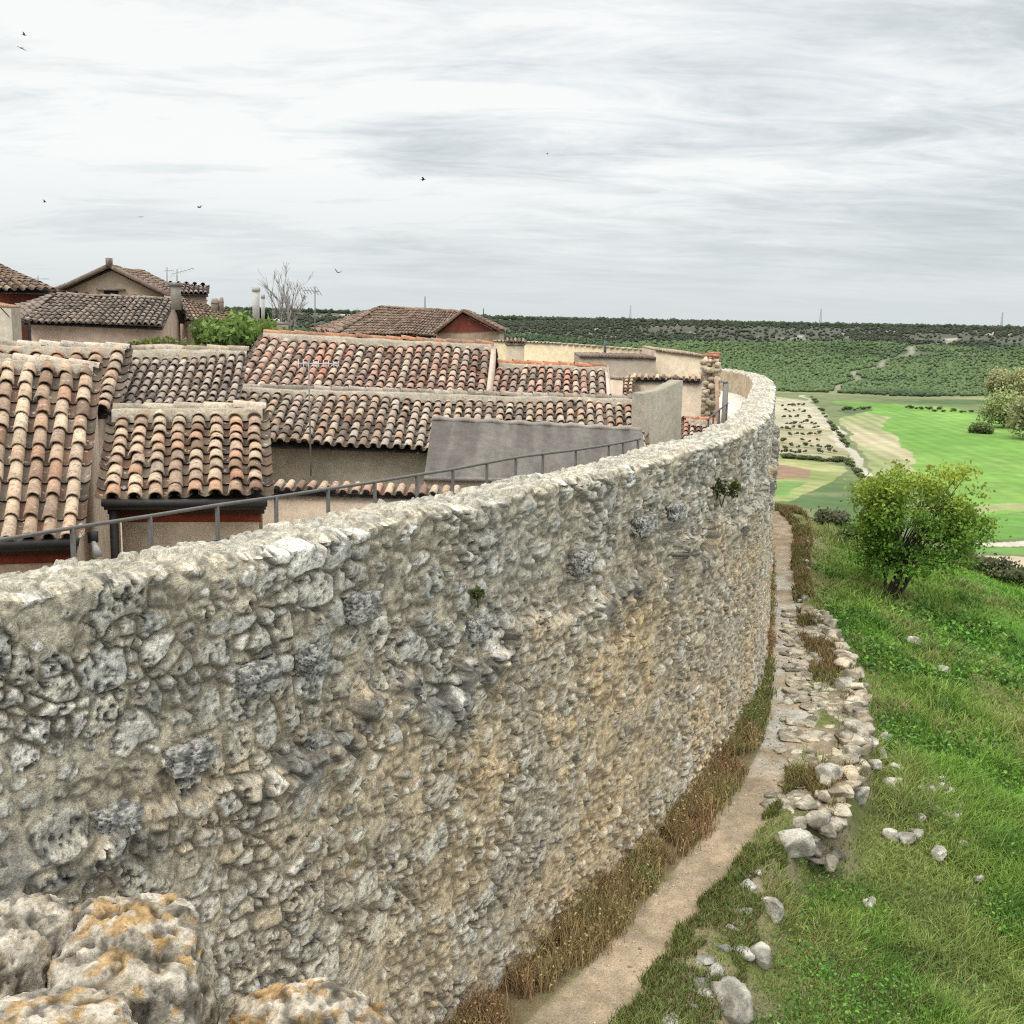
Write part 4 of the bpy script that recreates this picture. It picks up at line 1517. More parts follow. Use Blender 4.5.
def eave_trim(root, q, gutter=True, red=True, inset=(0.45, 0.2, 0.05)):
    eL, eR, rR, rL = q
    up_ = (rL - eL) * np.array([1, 1, 0])
    up_ /= np.linalg.norm(up_)
    ax = (eR - eL)
    half = ax / 2
    mid = (eL + eR) / 2
    z3 = np.array([0, 0, 1.0])
    mb = MB()
    add_tube(mb, [eL - up_ * 0.03 - z3 * 0.06, eR - up_ * 0.03 - z3 * 0.06], 0.055, (0.025, 0.023, 0.022), 8)
    mb.build('gutter', MT['metal'], root)
    mb = MB()
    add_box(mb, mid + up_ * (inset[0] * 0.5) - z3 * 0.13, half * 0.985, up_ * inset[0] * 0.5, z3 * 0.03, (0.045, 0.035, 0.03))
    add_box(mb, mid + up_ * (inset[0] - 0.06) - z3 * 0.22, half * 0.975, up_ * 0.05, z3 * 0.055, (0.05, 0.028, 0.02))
    mb.build('soffit', MT['wood'], root)
    if red:
        mb = MB()
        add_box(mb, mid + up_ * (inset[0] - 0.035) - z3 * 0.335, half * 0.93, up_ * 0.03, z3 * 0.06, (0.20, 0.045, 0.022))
        mb.build('red_beam', MT['wood'], root)


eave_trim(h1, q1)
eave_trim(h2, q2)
# drainpipe on the second house and lamp on the first gable
mb = MB()
p = q2[0] + np.array([0.10, 0.12, -0.1])
add_tube(mb, [p, p - np.array([0, 0, 1.0]), p - np.array([0, 0, 3.4])], 0.06, (0.03, 0.026, 0.024), 8)
mb.build('drainpipe', MT['metal'], h2)
mb = MB()
pl = at(93, 537, 14.0)
add_box(mb, pl, (0.05, 0, 0), (0, 0.05, 0), (0, 0, 0.07), (0.03, 0.03, 0.03))
add_tube(mb, [pl + (0.02, -0.05, -0.06), pl + (0.08, -0.12, -0.14), pl + (0.10, -0.14, -0.22)], [0.03, 0.05, 0.065], (0.32, 0.32, 0.31), 8)
o = mb.build('wall_lamp', MT['metal'], h1)

# --- low roof behind, grey tiles
h3, q3, b3 = house('tiled_house', 'low house with grey ribbed tiles below the green bush', 'house',
                   (98, 410, 19.0), (236, 404, 19.6), (126, 355), (247, 355), 24, 13, 8, PAL_GREY, CREAM, 0.0, seed=5, cap=(0.33, 0.28, 0.22), capm=0.10)
# --- long band of mortar behind the nearest ridge
h3b, q3b, _ = house('tiled_house', 'low building behind the nearest ridge with a pale flat mortar ridge', 'house',
                    (-90, 420, 17.6), (112, 412, 18.2), (-70, 347), (128, 351), 24, 10, 8, PAL_OLD, CREAM, 0.0, seed=6, cap=(0.43, 0.38, 0.30), capm=0.06)
# mound of mortar on the low grey roof
# --- middle long roof
h4, q4, b4 = house('tiled_house', 'long low house with a grey brown tiled roof across the middle', 'house',
                   (118, 437, 21.4), (648, 457, 23.6), (150, 388), (641, 402), 25, 47, 8, PAL_GREY + PAL_OLD[:4], (0.36, 0.32, 0.25), 0.0, inset=(0.35, 0.2, 0.1), seed=7, cap=(0.30, 0.265, 0.215), capm=0.07)
# --- upper red roof
h5, q5, b5 = house('tiled_house', 'large house with the reddest tiled roof and a straight terracotta ridge', 'house',
                   (229, 397, 25.2), (484, 405, 25.9), (264, 336), (491, 348), 25, 24, 10, PAL_RED, PINK, 0.6, inset=(0.3, 0.2, 0.0), seed=8, cap=(0.42, 0.21, 0.12), capm=0.09)
# --- right red roof
h6, q6, b6 = house('tiled_house', 'small red tiled house right of the large red roof', 'house',
                   (484, 404, 26.6), (607, 408, 27.2), (497, 365), (604, 369), 25, 13, 7, PAL_RED, CREAM, 0.6, inset=(0.3, 0.1, 0.0), seed=9, cap=(0.43, 0.19, 0.10), capm=0.06)
# gable strip between the two red roofs and at the far right verge
for (q, root) in ((q5, h5), (q6, h6)):
    a, b, c, d = q
    z3 = np.array([0, 0, 1.0])
    ac = (b - a) / np.linalg.norm(b - a)
    V = [b + ac * 0.02 + z3 * 0.06, c + ac * 0.02 + z3 * 0.10, c + ac * 0.13 + z3 * 0.06, b + ac * 0.13 + z3 * 0.02]
    V2 = [p_ - z3 * 0.9 for p_ in V]
    mb = MB()
    mb.add(np.array(V + V2), [(0, 1, 2, 3), (3, 2, 6, 7), (0, 3, 7, 4), (1, 5, 6, 2), (0, 4, 5, 1)], PINK)
    mb.build('gable_coping', MT['plaster'], root)

# --- grey coated lean-to in front of the long roof
a, b = at(424, 478, 20.6), at(650, 482, 21.4)
c, d = at(642, 431, 22.4), at(432, 420, 22.0)
n_u, n_v = 90, 26
V, CCs = [], []
for j in range(n_v):
    for i in range(n_u):
        s__, t__ = i / (n_u - 1), j / (n_v - 1)
        V.append((a * (1 - s__) + b * s__) * (1 - t__) + (d * (1 - s__) + c * s__) * t__)
V = np.array(V)
st_ = fbm(np.stack([np.tile(np.linspace(0, 26, n_u), n_v), np.repeat(np.linspace(0, 1.2, n_v), n_u), np.zeros(n_u * n_v)], 1), 4, 180)
V[:, 2] += (st_ - 0.5) * 0.05
cs_ = lerp(C_(0.105, 0.095, 0.082), C_(0.145, 0.132, 0.115), sstep(0.35, 0.62, st_))
sh = thing('lean_to_shed', 'grey coated lean-to with streaked sloping front below the long roof', 'shed', (0.6, 21.6, Z_TOWN))
mb = MB()
mb.add(V, grid_faces(n_v, n_u), cs_)
mb.build('coated_roof', MT['coat'], sh, smooth=True)
mb = MB()
fl = lambda p: np.array([p[0], p[1], Z_TOWN])
dz = np.array([0, 0, 0.025])
mb.add(np.array([a - dz, b - dz, c - dz, d - dz, fl(a), fl(b), fl(c), fl(d)]), [(4, 5, 1, 0), (5, 6, 2, 1), (6, 7, 3, 2), (7, 4, 0, 3)], (0.34, 0.30, 0.24))
mb.build('wall', MT['plaster'], sh)
mb = MB()
ridge_pts = [d + (c - d) * t for t in np.linspace(0, 1, 30)]
add_tube(mb, [p_ + np.array([0, 0.05, 0.02 + 0.02 * math.sin(k * 1.7)]) for k, p_ in enumerate(ridge_pts)], 0.06, (0.26, 0.23, 0.20), 6)
add_tube(mb, [a + np.array([0, -0.02, -0.01]), b + np.array([0, -0.02, -0.01])], 0.045, (0.17, 0.155, 0.135), 6)
mb.build('edging', MT['coat'], sh)

# --- cream garden wall with a tile coping in front of the long house
def coped_wall(name, label, p0, p1, ztop, zb, ncol, pal, wcol, seed, thick=0.25, nrow=1, over=0.30):
    ux = (p1 - p0) * np.array([1, 1, 0])
    Lw = np.linalg.norm(ux)
    ux /= Lw
    sd_ = np.array([-ux[1], ux[0], 0])
    root = thing(name, label, 'wall', ((p0[0] + p1[0]) / 2, (p0[1] + p1[1]) / 2, zb))
    mb = MB()
    c_ = np.array([(p0[0] + p1[0]) / 2, (p0[1] + p1[1]) / 2, (ztop + zb) / 2 - 0.05]) + sd_ * thick / 2
    add_box(mb, c_, ux * Lw / 2, sd_ * thick / 2, np.array([0, 0, (ztop - zb) / 2 - 0.05]), wcol)
    mb.build('wall', MT['plaster'], root)
    e0 = np.array([p0[0], p0[1], ztop - 0.06]) - sd_ * 0.10
    e1 = np.array([p1[0], p1[1], ztop - 0.06]) - sd_ * 0.10
    up_ = sd_ * over + np.array([0, 0, 0.13])
    mb = MB()
    tiles_on(mb, (e0, e1, e1 + up_, e0 + up_), ncol, nrow, pal, np.random.default_rng(seed))
    mb.build('tile_coping', MT['tile'], root)
    return root


p0, p1 = at(262, 486, 19.6), at(462, 494, 19.4)
coped_wall('garden_wall', 'cream garden wall capped with one row of clay tiles behind the railing', p0, p1, (p0[2] + p1[2]) / 2, Z_TOWN, 18, PAL_RED + PAL_OLD, CREAM, 12)

# --- the cluster of walls at the far bend
far_root = thing('long_stone_wall', 'yellowish dressed stone wall behind the red roofs', 'wall', (2.5, 47, Z_TOWN))
a, b = at(494, 341, 46), at(657, 351, 45)
m1 = at(556, 343.5, 46)
V = [a, m1, b]
mb = MB()
pts = np.array([a, m1, b])
lowp = pts.copy()
lowp[:, 2] = Z_TOWN
back_ = np.array([0, 0.5, 0])
mb.add(np.concatenate([pts, lowp, pts + back_, lowp + back_]), [(3, 4, 1, 0), (4, 5, 2, 1), (0, 1, 7, 6), (1, 2, 8, 7), (6, 7, 10, 9), (7, 8, 11, 10), (5, 11, 8, 2), (3, 0, 6, 9)], (0.53, 0.44, 0.285))
mb.build('masonry', MT['plaster'], far_root)
mb = MB()
for k in range(34):
    t = (k + 0.5) / 34
    p_ = a * (1 - t) + b * t + (m1 - (a + b) / 2) * (1 - abs(2 * t - 1)) + back_ * 0.5
    add_box(mb, p_ + np.array([0, 0, 0.015]), (0.10, 0.0, 0), (0, 0.30, 0), (0, 0, 0.02 + 0.008 * (k % 3)), np.array([0.42, 0.37, 0.28]) * random.uniform(0.85, 1.15))
mb.build('coping', MT['mortar'], far_root)

ch = thing('chimney', 'squat cream chimney with a small tiled cap before the yellow wall', 'chimney', at(515, 375, 33))
p = at(515, 360, 33)
zt = at(515, 343, 33)[2]
mb = MB()
hw = 9.0 / F * 33
add_box(mb, (p[0], p[1], (zt + 5.5) / 2), (hw, 0, 0), (0, hw, 0), (0, 0, (zt - 5.5) / 2), (0.47, 0.40, 0.29))
mb.build('stack', MT['plaster'], ch)
mb = MB()
tiles_on(mb, (np.array([p[0] - hw * 1.1, p[1] - hw * 1.15, zt + 0.02]), np.array([p[0] + hw * 1.1, p[1] - hw * 1.15, zt + 0.02]), np.array([p[0] + hw * 1.1, p[1] + hw, zt + 0.12]), np.array([p[0] - hw * 1.1, p[1] + hw, zt + 0.12])), 5, 1, PAL_FAR, RNG)
mb.build('tile_cap', MT['tile'], ch)


def block(name, label, px4, Y, depth, col, mat, topmat=None, zb=Z_TOWN, cat='house', capcol=None):
    """plain walled block whose front face has these top corners"""
    (u0, v0), (u1, v1) = px4
    a = at(u0, v0, Y[0])
    b = at(u1, v1, Y[1])
    root = thing(name, label, cat, ((a[0] + b[0]) / 2, (a[1] + b[1]) / 2, zb))
    dd_ = np.array([0, depth, 0])
    n = 24
    t = np.linspace(0, 1, n)[:, None]
    top = a * (1 - t) + b * t
    top[:, 2] += 0.05 * (fbm(top * 3, 3, int(u0)) - 0.5)
    bot = top.copy()
    bot[:, 2] = zb
    mb = MB()
    V = np.concatenate([bot, top, top + dd_, bot + dd_])
    mb.add(V, grid_faces(4, n), col)
    mb.add(np.array([bot[0], top[0], top[0] + dd_, bot[0] + dd_]), [(0, 1, 2, 3)], col)
    mb.add(np.array([bot[-1], top[-1], top[-1] + dd_, bot[-1] + dd_]), [(3, 2, 1, 0)], col)
    mb.build('wall', mat, root)
    if capcol is not None:
        mb = MB()
        for k in range(n - 1):
            c_ = (top[k] + top[k + 1]) / 2 + dd_ * 0.5
            add_box(mb, c_ + np.array([0, 0, 0.04]), (top[k + 1] - top[k]) * 0.48, dd_ * 0.52, (0, 0, 0.035 + 0.012 * (k % 2)), np.array(capcol) * random.uniform(0.8, 1.2))
        mb.build('coping', MT['mortar'], root)
    return root


block('rendered_building', 'low grey rendered building with a dark flat top behind the small red roof', ((579, 357), (656, 359)), (37, 37), 3.0, (0.29, 0.245, 0.19), MT['plaster'], capcol=(0.19, 0.14, 0.11))
block('rendered_building', 'cream rendered building with a sloping top next to the bend of the town wall', ((655, 350.5), (706, 357)), (39, 38.5), 4.0, (0.50, 0.42, 0.30), MT['plaster'], capcol=(0.42, 0.33, 0.24))
block('small_wall', 'small cream wall end between the red roof and the coped wall', ((606, 379), (623, 380)), (31.5, 31.5), 0.5, CREAM, MT['plaster'], cat='wall', capcol=(0.34, 0.27, 0.2))
p0, p1 = at(631, 377, 33), at(702, 379, 32.6)
cw = coped_wall('garden_wall', 'tall cream wall with a tile coping beside the ruined stone pillar', p0, p1, (p0[2] + p1[2]) / 2, Z_TOWN, 12, PAL_OLD, CREAM, 13)
mb = MB()
e0, e1 = at(620, 403, 31.0), at(632.5, 403, 31.0)
tiles_on(mb, (e0, e1, at(634, 375, 33.0), at(625, 375, 33.0)), 2, 8, PAL_OLD, np.random.default_rng(14))
mb.build('tile_verge', MT['tile'], cw)
# ruined stone pillar at the bend
rp = thing('ruined_pillar', 'ragged stone and brick pillar of a broken wall at the bend', 'pillar', at(710, 440, 33.5) * [1, 1, 0] + [0, 0, Z_TOWN])
mb = MB()
rg = np.random.default_rng(77)
for k in range(260):
    v = rg.uniform(357, 440)
    half = np.interp(v, [355, 365, 385, 400, 440], [5, 9, 8, 8.5, 9])
    cxp = np.interp(v, [355, 375, 400, 440], [711, 710.5, 709, 708.5])
    u = cxp + rg.uniform(-half, half)
    yv = 33.5 + rg.uniform(-0.25, 0.3)
    s__ = rg.uniform(0.10, 0.24)
    V, Fc = rock_shape((s__, s__, s__ * 0.75), 900 + k, 2, 0.6, 0.2)
    c_ = np.array([(0.52, 0.43, 0.31), (0.44, 0.37, 0.27), (0.56, 0.48, 0.37), (0.40, 0.33, 0.24)][rg.integers(4)]) * rg.uniform(0.8, 1.15)
    mb.add(V + at(u, v, yv), Fc, c_)
core_a, core_b = at(703, 362, 33.6), at(717, 362, 33.6)
add_box(mb, ((core_a[0] + core_b[0]) / 2, 33.7, (core_a[2] + Z_TOWN) / 2), ((core_b[0] - core_a[0]) / 2, 0, 0), (0, 0.28, 0), (0, 0, (core_a[2] - Z_TOWN) / 2), (0.38, 0.32, 0.24))
mb.build('rubble', MT['rock'], rp)
mb = MB()
for k in range(16):
    p_ = at(rg.uniform(705, 718), rg.uniform(352.5, 364), 33.35 + rg.uniform(-0.1, 0.2))
    add_box(mb, p_, (0.10, 0.02 * rg.normal(), 0), (0, 0.07, 0), (0, 0, 0.035), np.array([0.42, 0.19, 0.12]) * rg.uniform(0.8, 1.3))
mb.build('brick_top', MT['mortar'], rp)
# grey fin wall
kf = thing('fin_wall', 'tall grey rendered fin of wall with a sloping top at the end of the long roof', 'wall', (3.4, 25.3, Z_TOWN))
a, b = at(646, 394, 24.4), at(683, 380.5, 25.8)
n = 20
t = np.linspace(0, 1, n)[:, None]
top = a * (1 - t) + b * t
top[:, 2] += -0.035 * np.sin(t[:, 0] * math.pi) + 0.05 * (fbm(top * 4, 3, 9) - 0.5)
bot = top.copy()
bot[:, 2] = Z_TOWN
dd_ = np.array([-0.28, 0.18, 0])
mb = MB()
mb.add(np.concatenate([bot, top, top + dd_, bot + dd_]), grid_faces(4, n), (0.255, 0.23, 0.175))
mb.add(np.array([bot[0], top[0], top[0] + dd_, bot[0] + dd_]), [(0, 1, 2, 3)], (0.32, 0.29, 0.23))
mb.add(np.array([bot[-1], top[-1], top[-1] + dd_, bot[-1] + dd_]), [(3, 2, 1, 0)], (0.32, 0.29, 0.23))
mb.build('wall', MT['coat'], kf)
# small tiled roof by the second railing
house('tiled_shed', 'tiny tiled shed roof with an orange ridge beside the walkway railing', 'shed', (682, 452, 29.0), (716, 452, 29.3), (683, 420), (713, 421), 25, 5, 8, PAL_RED, CREAM, 0.0, inset=(0.2, 0.05, 0.05), seed=15, cap=(0.45, 0.17, 0.08), capm=0.03)

# --- distant houses on the left
h7, q7, b7 = house('distant_house', 'beige house with a low grey tiled roof in front of the gabled house', 'house',
                   (22, 321, 39), (162, 327, 39.6), (57, 294), (175, 299), 23, 21, 9, PAL_FARGREY, PINK, 0.8, inset=(0.35, 0.1, 0.1), seed=16, cap=(0.24, 0.19, 0.155), capr=0.09, segs=5)
mb = MB()
tiles_on(mb, (at(6, 311, 42.5), at(22, 321, 39), q7[3], q7[3] + np.array([-0.05, 0.05, 0])), 6, 9, PAL_FARGREY, np.random.default_rng(17), 5)
mb.build('hip_roof', MT['tile'], h7)
mb = MB()
p = at(29, 323, 38.9)
add_tube(mb, [at(24, 322.5, 38.8), p, p - np.array([0, 0, 2.6])], 0.05, (0.03, 0.03, 0.03))
mb.build('drainpipe', MT['metal'], h7)

h8 = thing('gabled_house', 'beige gabled house with a small attic window and brown roof', 'house', (-15.5, 48, Z_TOWN))
ap, gl_l, gl_r = at(115, 269, 46), at(56, 295, 46), at(182, 302, 46)
mb = MB()
lo_l, lo_r = gl_l.copy(), gl_r.copy()
lo_l[2] = lo_r[2] = Z_TOWN
bk = np.array([-0.7, 5.5, 0])
mb.add(np.array([lo_l, lo_r, gl_r, ap, gl_l, lo_l + bk, lo_r + bk, gl_r + bk, ap + bk, gl_l + bk]), [(0, 1, 2, 3, 4), (1, 6, 7, 2), (6, 5, 9, 8, 7), (5, 0, 4, 9)], (0.42, 0.335, 0.245))
mb.build('wall', MT['plaster'], h8)
mb = MB()
ov = np.array([-0.1, -0.35, 0])
up3 = np.array([0, 0, 0.10])
r_e = (gl_r - ap) * 1.06 + ap
l_e = (gl_l - ap) * 1.06 + ap
tiles_on(mb, (r_e + ov + up3, r_e + bk + up3, ap + bk + up3, ap + ov + up3), 32, 14, PAL_FAR, np.random.default_rng(18), 4)
tiles_on(mb, (l_e + bk + up3, l_e + ov + up3, ap + ov + up3, ap + bk + up3), 32, 14, PAL_FAR, np.random.default_rng(19), 4)
rf8 = mb.build('roof', MT['tile'], h8)
mb = MB()
for e_ in (r_e, l_e):
    add_tube(mb, [e_ + ov + up3 * 0.6, ap + ov + up3 * 1.2], 0.10, (0.15, 0.11, 0.085), 6)
add_box(mb, ap + ov + up3 * 2.5, (0.1, 0, 0), (0, 0.12, 0), (0, 0, 0.16), (0.18, 0.14, 0.11))
o = mb.build('verge', MT['tile'], h8)
o.parent = rf8
wn = MB()
p = at(111, 293, 45.97)
add_box(wn, p, (0.28, 0, 0), (0, 0.03, 0), (0, 0, 0.12), (0.02, 0.018, 0.016))
wo = wn.build('window', MT['wood'], h8)
mb = MB()
add_box(mb, at(111, 289.5, 45.95), (0.56, 0, 0.0), (0, 0.12, 0), (0, 0, 0.045), (0.22, 0.18, 0.14))
o = mb.build('lintel', MT['mortar'], h8)
o.parent = wo
# raised block with a tile top behind, and the low wing on its right
h9, q9, _ = house('distant_house', 'small upper block with a narrow tiled top right of the gable', 'house', (160, 293, 47), (208, 294, 47), (166, 283), (207, 285), 20, 10, 4, PAL_FARGREY, (0.42, 0.335, 0.25), 0.8, inset=(0.2, 0.1, 0.1), seed=20, segs=5)
h10, q10, _ = house('distant_house', 'low wing with a long brown roof stepping down to the right', 'house', (186, 318, 43), (247, 323, 43.5), (176, 299), (224, 309), 22, 14, 7, PAL_FAR, (0.43, 0.34, 0.26), 0.8, inset=(0.25, 0.1, 0.1), seed=21, segs=5)
for k, (u, v0, v1, wd, lab) in enumerate([(215, 298, 312, 4.0, 'stubby rounded chimney with arched top on the low wing'), (221.5, 297, 310, 2.2, 'thin square chimney beside the stubby one on the low wing')]):
    a, b = at(u, v1 + 4, 44), at(u, v0, 44)
    mb = MB()
    hw = wd / F * 44
    add_tube(mb, [a, a + (b - a) * 0.75, a + (b - a) * 0.92, b], [hw, hw, hw * 0.85, hw * 0.5], (0.27, 0.22, 0.18), 8)
    add_tube(mb, [a + (b - a) * 0.70, a + (b - a) * 0.74], [hw * 1.15, hw * 1.15], (0.2, 0.16, 0.13), 8)
    o = mb.build('chimney', MT['plaster'], loc=a)
    tag(o, lab, 'chimney')
# chimney of the front distant house that carries the aerial
mb = MB()
a, b = at(176, 304, 40), at(176, 289, 40)
add_box(mb, (a + b) / 2, (0.14, 0, 0), (0, 0.14, 0), (0, 0, (b[2] - a[2]) / 2 + 0.2), (0.25, 0.22, 0.19))
add_box(mb, b + np.array([0, 0, 0.16]), (0.19, 0, 0), (0, 0.19, 0), (0, 0, 0.05), (0.2, 0.175, 0.15))
o = mb.build('chimney', MT['plaster'], loc=a)
tag(o, 'grey square chimney under the television aerial, at the end of the beige house', 'chimney')
# far left house with a red wall
h11, q11, _ = house('distant_house', 'red walled house cut by the left edge with a dark tiled roof', 'house', (-90, 287, 44), (58, 292, 44.6), (-70, 258), (-4, 263), 22, 17, 9, PAL_FAR, (0.20, 0.062, 0.042), 0.8, inset=(0.4, 0.1, 0.35), seed=22, segs=5)
block('small_outbuilding', 'low stone coloured outbuilding at the left edge below the red wall', ((-40, 300), (11, 308)), (37.0, 36.8), 0.7, (0.36, 0.32, 0.25), MT['plaster'], capcol=(0.42, 0.25, 0.17))

# --- far hip roofed house with a red pediment
h12, q12, _ = house('distant_house', 'far house with a red brown hipped roof and red pediment', 'house', (335, 334, 58), (441, 336, 58), (381, 307), (457, 311), 24, 31, 10, PAL_FAR, (0.36, 0.27, 0.19), 0.8, inset=(0.3, 0.1, 0.1), seed=23, segs=4, cap=(0.24, 0.15, 0.1), capr=0.11)
mb = MB()
tiles_on(mb, (at(312, 331, 66), at(335, 334, 58), q12[3], q12[3] + np.array([-0.05, 0.1, 0])), 14, 10, PAL_FAR, np.random.default_rng(24), 4)
mb.build('hip_roof', MT['tile'], h12)
pa, pb, pc = at(436, 333, 56.5), at(499, 331, 56.5), at(463, 311.5, 56.5)
mb = MB()
bk = np.array([0.2, 5.0, 0])
gA, gB = pa.copy(), pb.copy()
lA, lB = pa.copy(), pb.copy()
lA[2] = lB[2] = Z_TOWN
mb.add(np.array([lA, lB, pb, pa, lA + bk, lB + bk, pb + bk, pa + bk]), [(0, 1, 2, 3), (1, 5, 6, 2), (4, 0, 3, 7), (5, 4, 7, 6)], (0.36, 0.275, 0.20))
mb.build('wing_wall', MT['plaster'], h12)
mb = MB()
zf_ = np.array([0, -0.05, 0])
mb.add(np.array([pa + (pb - pa) * 0.06 + zf_, pb + (pa - pb) * 0.06 + zf_, pc - np.array([0, 0.05, 0.12])]), [(0, 1, 2)], (0.17, 0.048, 0.034))
mb.build('red_pediment', MT['plaster'], h12)
mb = MB()
o_ = np.array([0, -0.35, 0.06])
tiles_on(mb, (pb + o_ + (pb - pc) * 0.06, pb + bk + (pb - pc) * 0.06, pc + bk, pc + o_), 22, 9, PAL_FAR, np.random.default_rng(25), 4)
tiles_on(mb, (pa + bk + (pa - pc) * 0.04, pa + o_ + (pa - pc) * 0.04, pc + o_, pc + bk), 22, 9, PAL_FAR, np.random.default_rng(26), 4)
for e_ in (pa + (pa - pc) * 0.04, pb + (pb - pc) * 0.06):
    add_tube(mb, [e_ + o_, pc + o_], 0.09, (0.17, 0.10, 0.075), 6)
mb.build('pediment_roof', MT['tile'], h12)

# mortar mound on the grey roof
mbm = MB()
a, b = at(118, 355, 22.2), at(232, 356, 22.6)
n_ = 60
prof_ = [(-0.3, -0.25), (-0.2, 0.0), (0.0, 0.14), (0.3, 0.16), (0.6, -0.2)]
V = []
for s__, h__ in prof_:
    for k in range(n_):
        t = k / (n_ - 1)
        q = a * (1 - t) + b * t
        env = math.sin(min(1, t * 1.4) * math.pi) ** 0.6 if t < 0.72 else max(0.0, math.sin(min(1, t * 1.4) * math.pi)) ** 0.6
        nz = fbm(np.array([q * 2.5 + s__]), 3, 55)[0] - 0.5
        V.append(q + np.array([0, s__, h__ * (0.4 + env) + nz * 0.12]))
mbm.add(np.array(V), grid_faces(len(prof_), n_), (0.38, 0.29, 0.21))
om = mbm.build('mortar_mound', MT['mortar'], h3, smooth=True)

# ------------------------------------------------------------------ railings
def railing(name, label, pts_px, posts, lower=None, post_h=1.15, col=(0.105, 0.10, 0.09)):
    pts = [at(u, v, Y) for u, v, Y in pts_px]
    us = [q[0] for q in pts_px]
    base = pts[0].copy()
    base[2] = Z_TOP - 1.02
    root = thing(name, label, 'railing', base)
    ar = np.array(pts)
    uu = np.linspace(us[0], us[-1], 60)
    dense = np.stack([np.interp(uu, us, ar[:, k]) for k in range(3)], 1)
    mb = MB()
    add_tube(mb, dense, 0.022, col, 8)
    mb.build('handrail', MT['metal'], root)
    if lower:
        mb = MB()
        dd = dense.copy()
        dd[:, 2] -= lower
        add_tube(mb, dd, 0.012, col, 6)
        mb.build('lower_rail', MT['metal'], root)
    for u in posts:
        p_ = np.array([np.interp(u, us, ar[:, k]) for k in range(3)])
        mb = MB()
        add_box(mb, p_ - np.array([0, 0, post_h / 2]), (0.022, 0, 0), (0, 0.022, 0), (0, 0, post_h / 2), np.array(col) * 0.9)
        mb.build('post', MT['metal'], root)
    return root


railing('railing', 'long grey metal handrail on posts behind the wall top', [(-60, 549, 10.0), (0, 540, 10.9), (78, 527, 11.6), (150, 516, 12.4), (218, 505, 13.2), (276, 497, 13.8), (328, 489, 14.5), (375, 482, 15.2), (417, 475, 15.9), (453, 469.5, 16.6), (487, 463, 17.3), (516, 457.5, 18.0), (543, 454, 18.7), (576, 450, 19.6), (609, 445, 20.4), (640, 439, 21.2)],
        [-20, 72, 150, 217, 276, 328, 375, 417, 453, 487, 516, 543, 576, 609, 623, 638], 0.42)
railing('walkway_gate_rail', 'short dark railing with uprights where the walkway bends', [(707, 420, 29.2), (713, 415, 29.6), (719, 410, 30.2), (728, 403, 31.0)], [708.5, 713.5, 719.5, 727], None, 1.2, (0.07, 0.07, 0.07))
mb = MB()
a, b = at(718.5, 442, 31.5), at(716.5, 376, 31.5)
add_tube(mb, [a, (a + b) / 2, b], [0.06, 0.055, 0.05], (0.38, 0.25, 0.17), 8)
o = mb.build('wooden_pole', MT['wood'], loc=a)
tag(o, 'thin reddish wooden pole standing in front of the ruined pillar', 'pole')
mb = MB()
a, b = at(724.5, 440, 33), at(724, 393, 33)
add_box(mb, (a + b) / 2, (0.07, 0, 0), (0, 0.07, 0), (0, 0, (b[2] - a[2]) / 2 + 0.3), (0.20, 0.19, 0.17))
add_box(mb, b + np.array([0, 0, 0.33]), (0.085, 0, 0), (0, 0.085, 0), (0, 0, 0.03), (0.24, 0.23, 0.2))
o = mb.build('gate_post', MT['plaster'], loc=a)
tag(o, 'grey gate post at the entrance to the pale walkway', 'post')


mb = MB()
ca, cb_ = at(-12, 292, 35.5), at(31, 331, 38.4)
add_tube(mb, [ca + (cb_ - ca) * t + np.array([0, 0, -0.18 * math.sin(t * math.pi)]) for t in np.linspace(0, 1, 12)], 0.018, (0.03, 0.03, 0.03), 5)
o = mb.build('overhead_cable', MT['metal'], loc=ca)
tag(o, 'dark sagging cable running down to the corner of the beige house at far left', 'cable')


# ------------------------------------------------------------------ aerials, flues
def aerial(name, label, base, top, boom_dir, nel, el=0.5, two=False):
    root = thing(name, label, 'aerial', base)
    mb = MB()
    add_tube(mb, [base, top], 0.016, (0.20, 0.185, 0.17), 6)
    mb.build('mast', MT['metal'], root)
    bd = np.array(boom_dir, float)
    ln = np.linalg.norm(bd)
    sdv = np.array([-bd[1], bd[0], 0]) / ln
    sdv = sdv if np.linalg.norm(sdv) > 0 else np.array([0, 1, 0])
    mb = MB()
    s0 = top - np.array([0, 0, 0.12])
    add_tube(mb, [s0 - bd * 0.25, s0 + bd * 0.75], 0.014, (0.34, 0.34, 0.34), 5)
    for k in range(nel):
        q = s0 + bd * (-0.25 + k / (nel - 1))
        vv = np.array([0, 0, 1.0]) * 0.5 + sdv * 0.85
        add_tube(mb, [q - vv * el * (1 - 0.05 * k) * 0.5, q + vv * el * (1 - 0.05 * k) * 0.5], 0.009, (0.34, 0.34, 0.34), 4)
    if two:
        s1 = top - np.array([0, 0, 0.5])
        add_tube(mb, [s1 - sdv * 0.5, s1 + sdv * 0.5], 0.012, (0.3, 0.3, 0.3), 5)
    mb.build('antenna', MT['metal'], root)
    return root


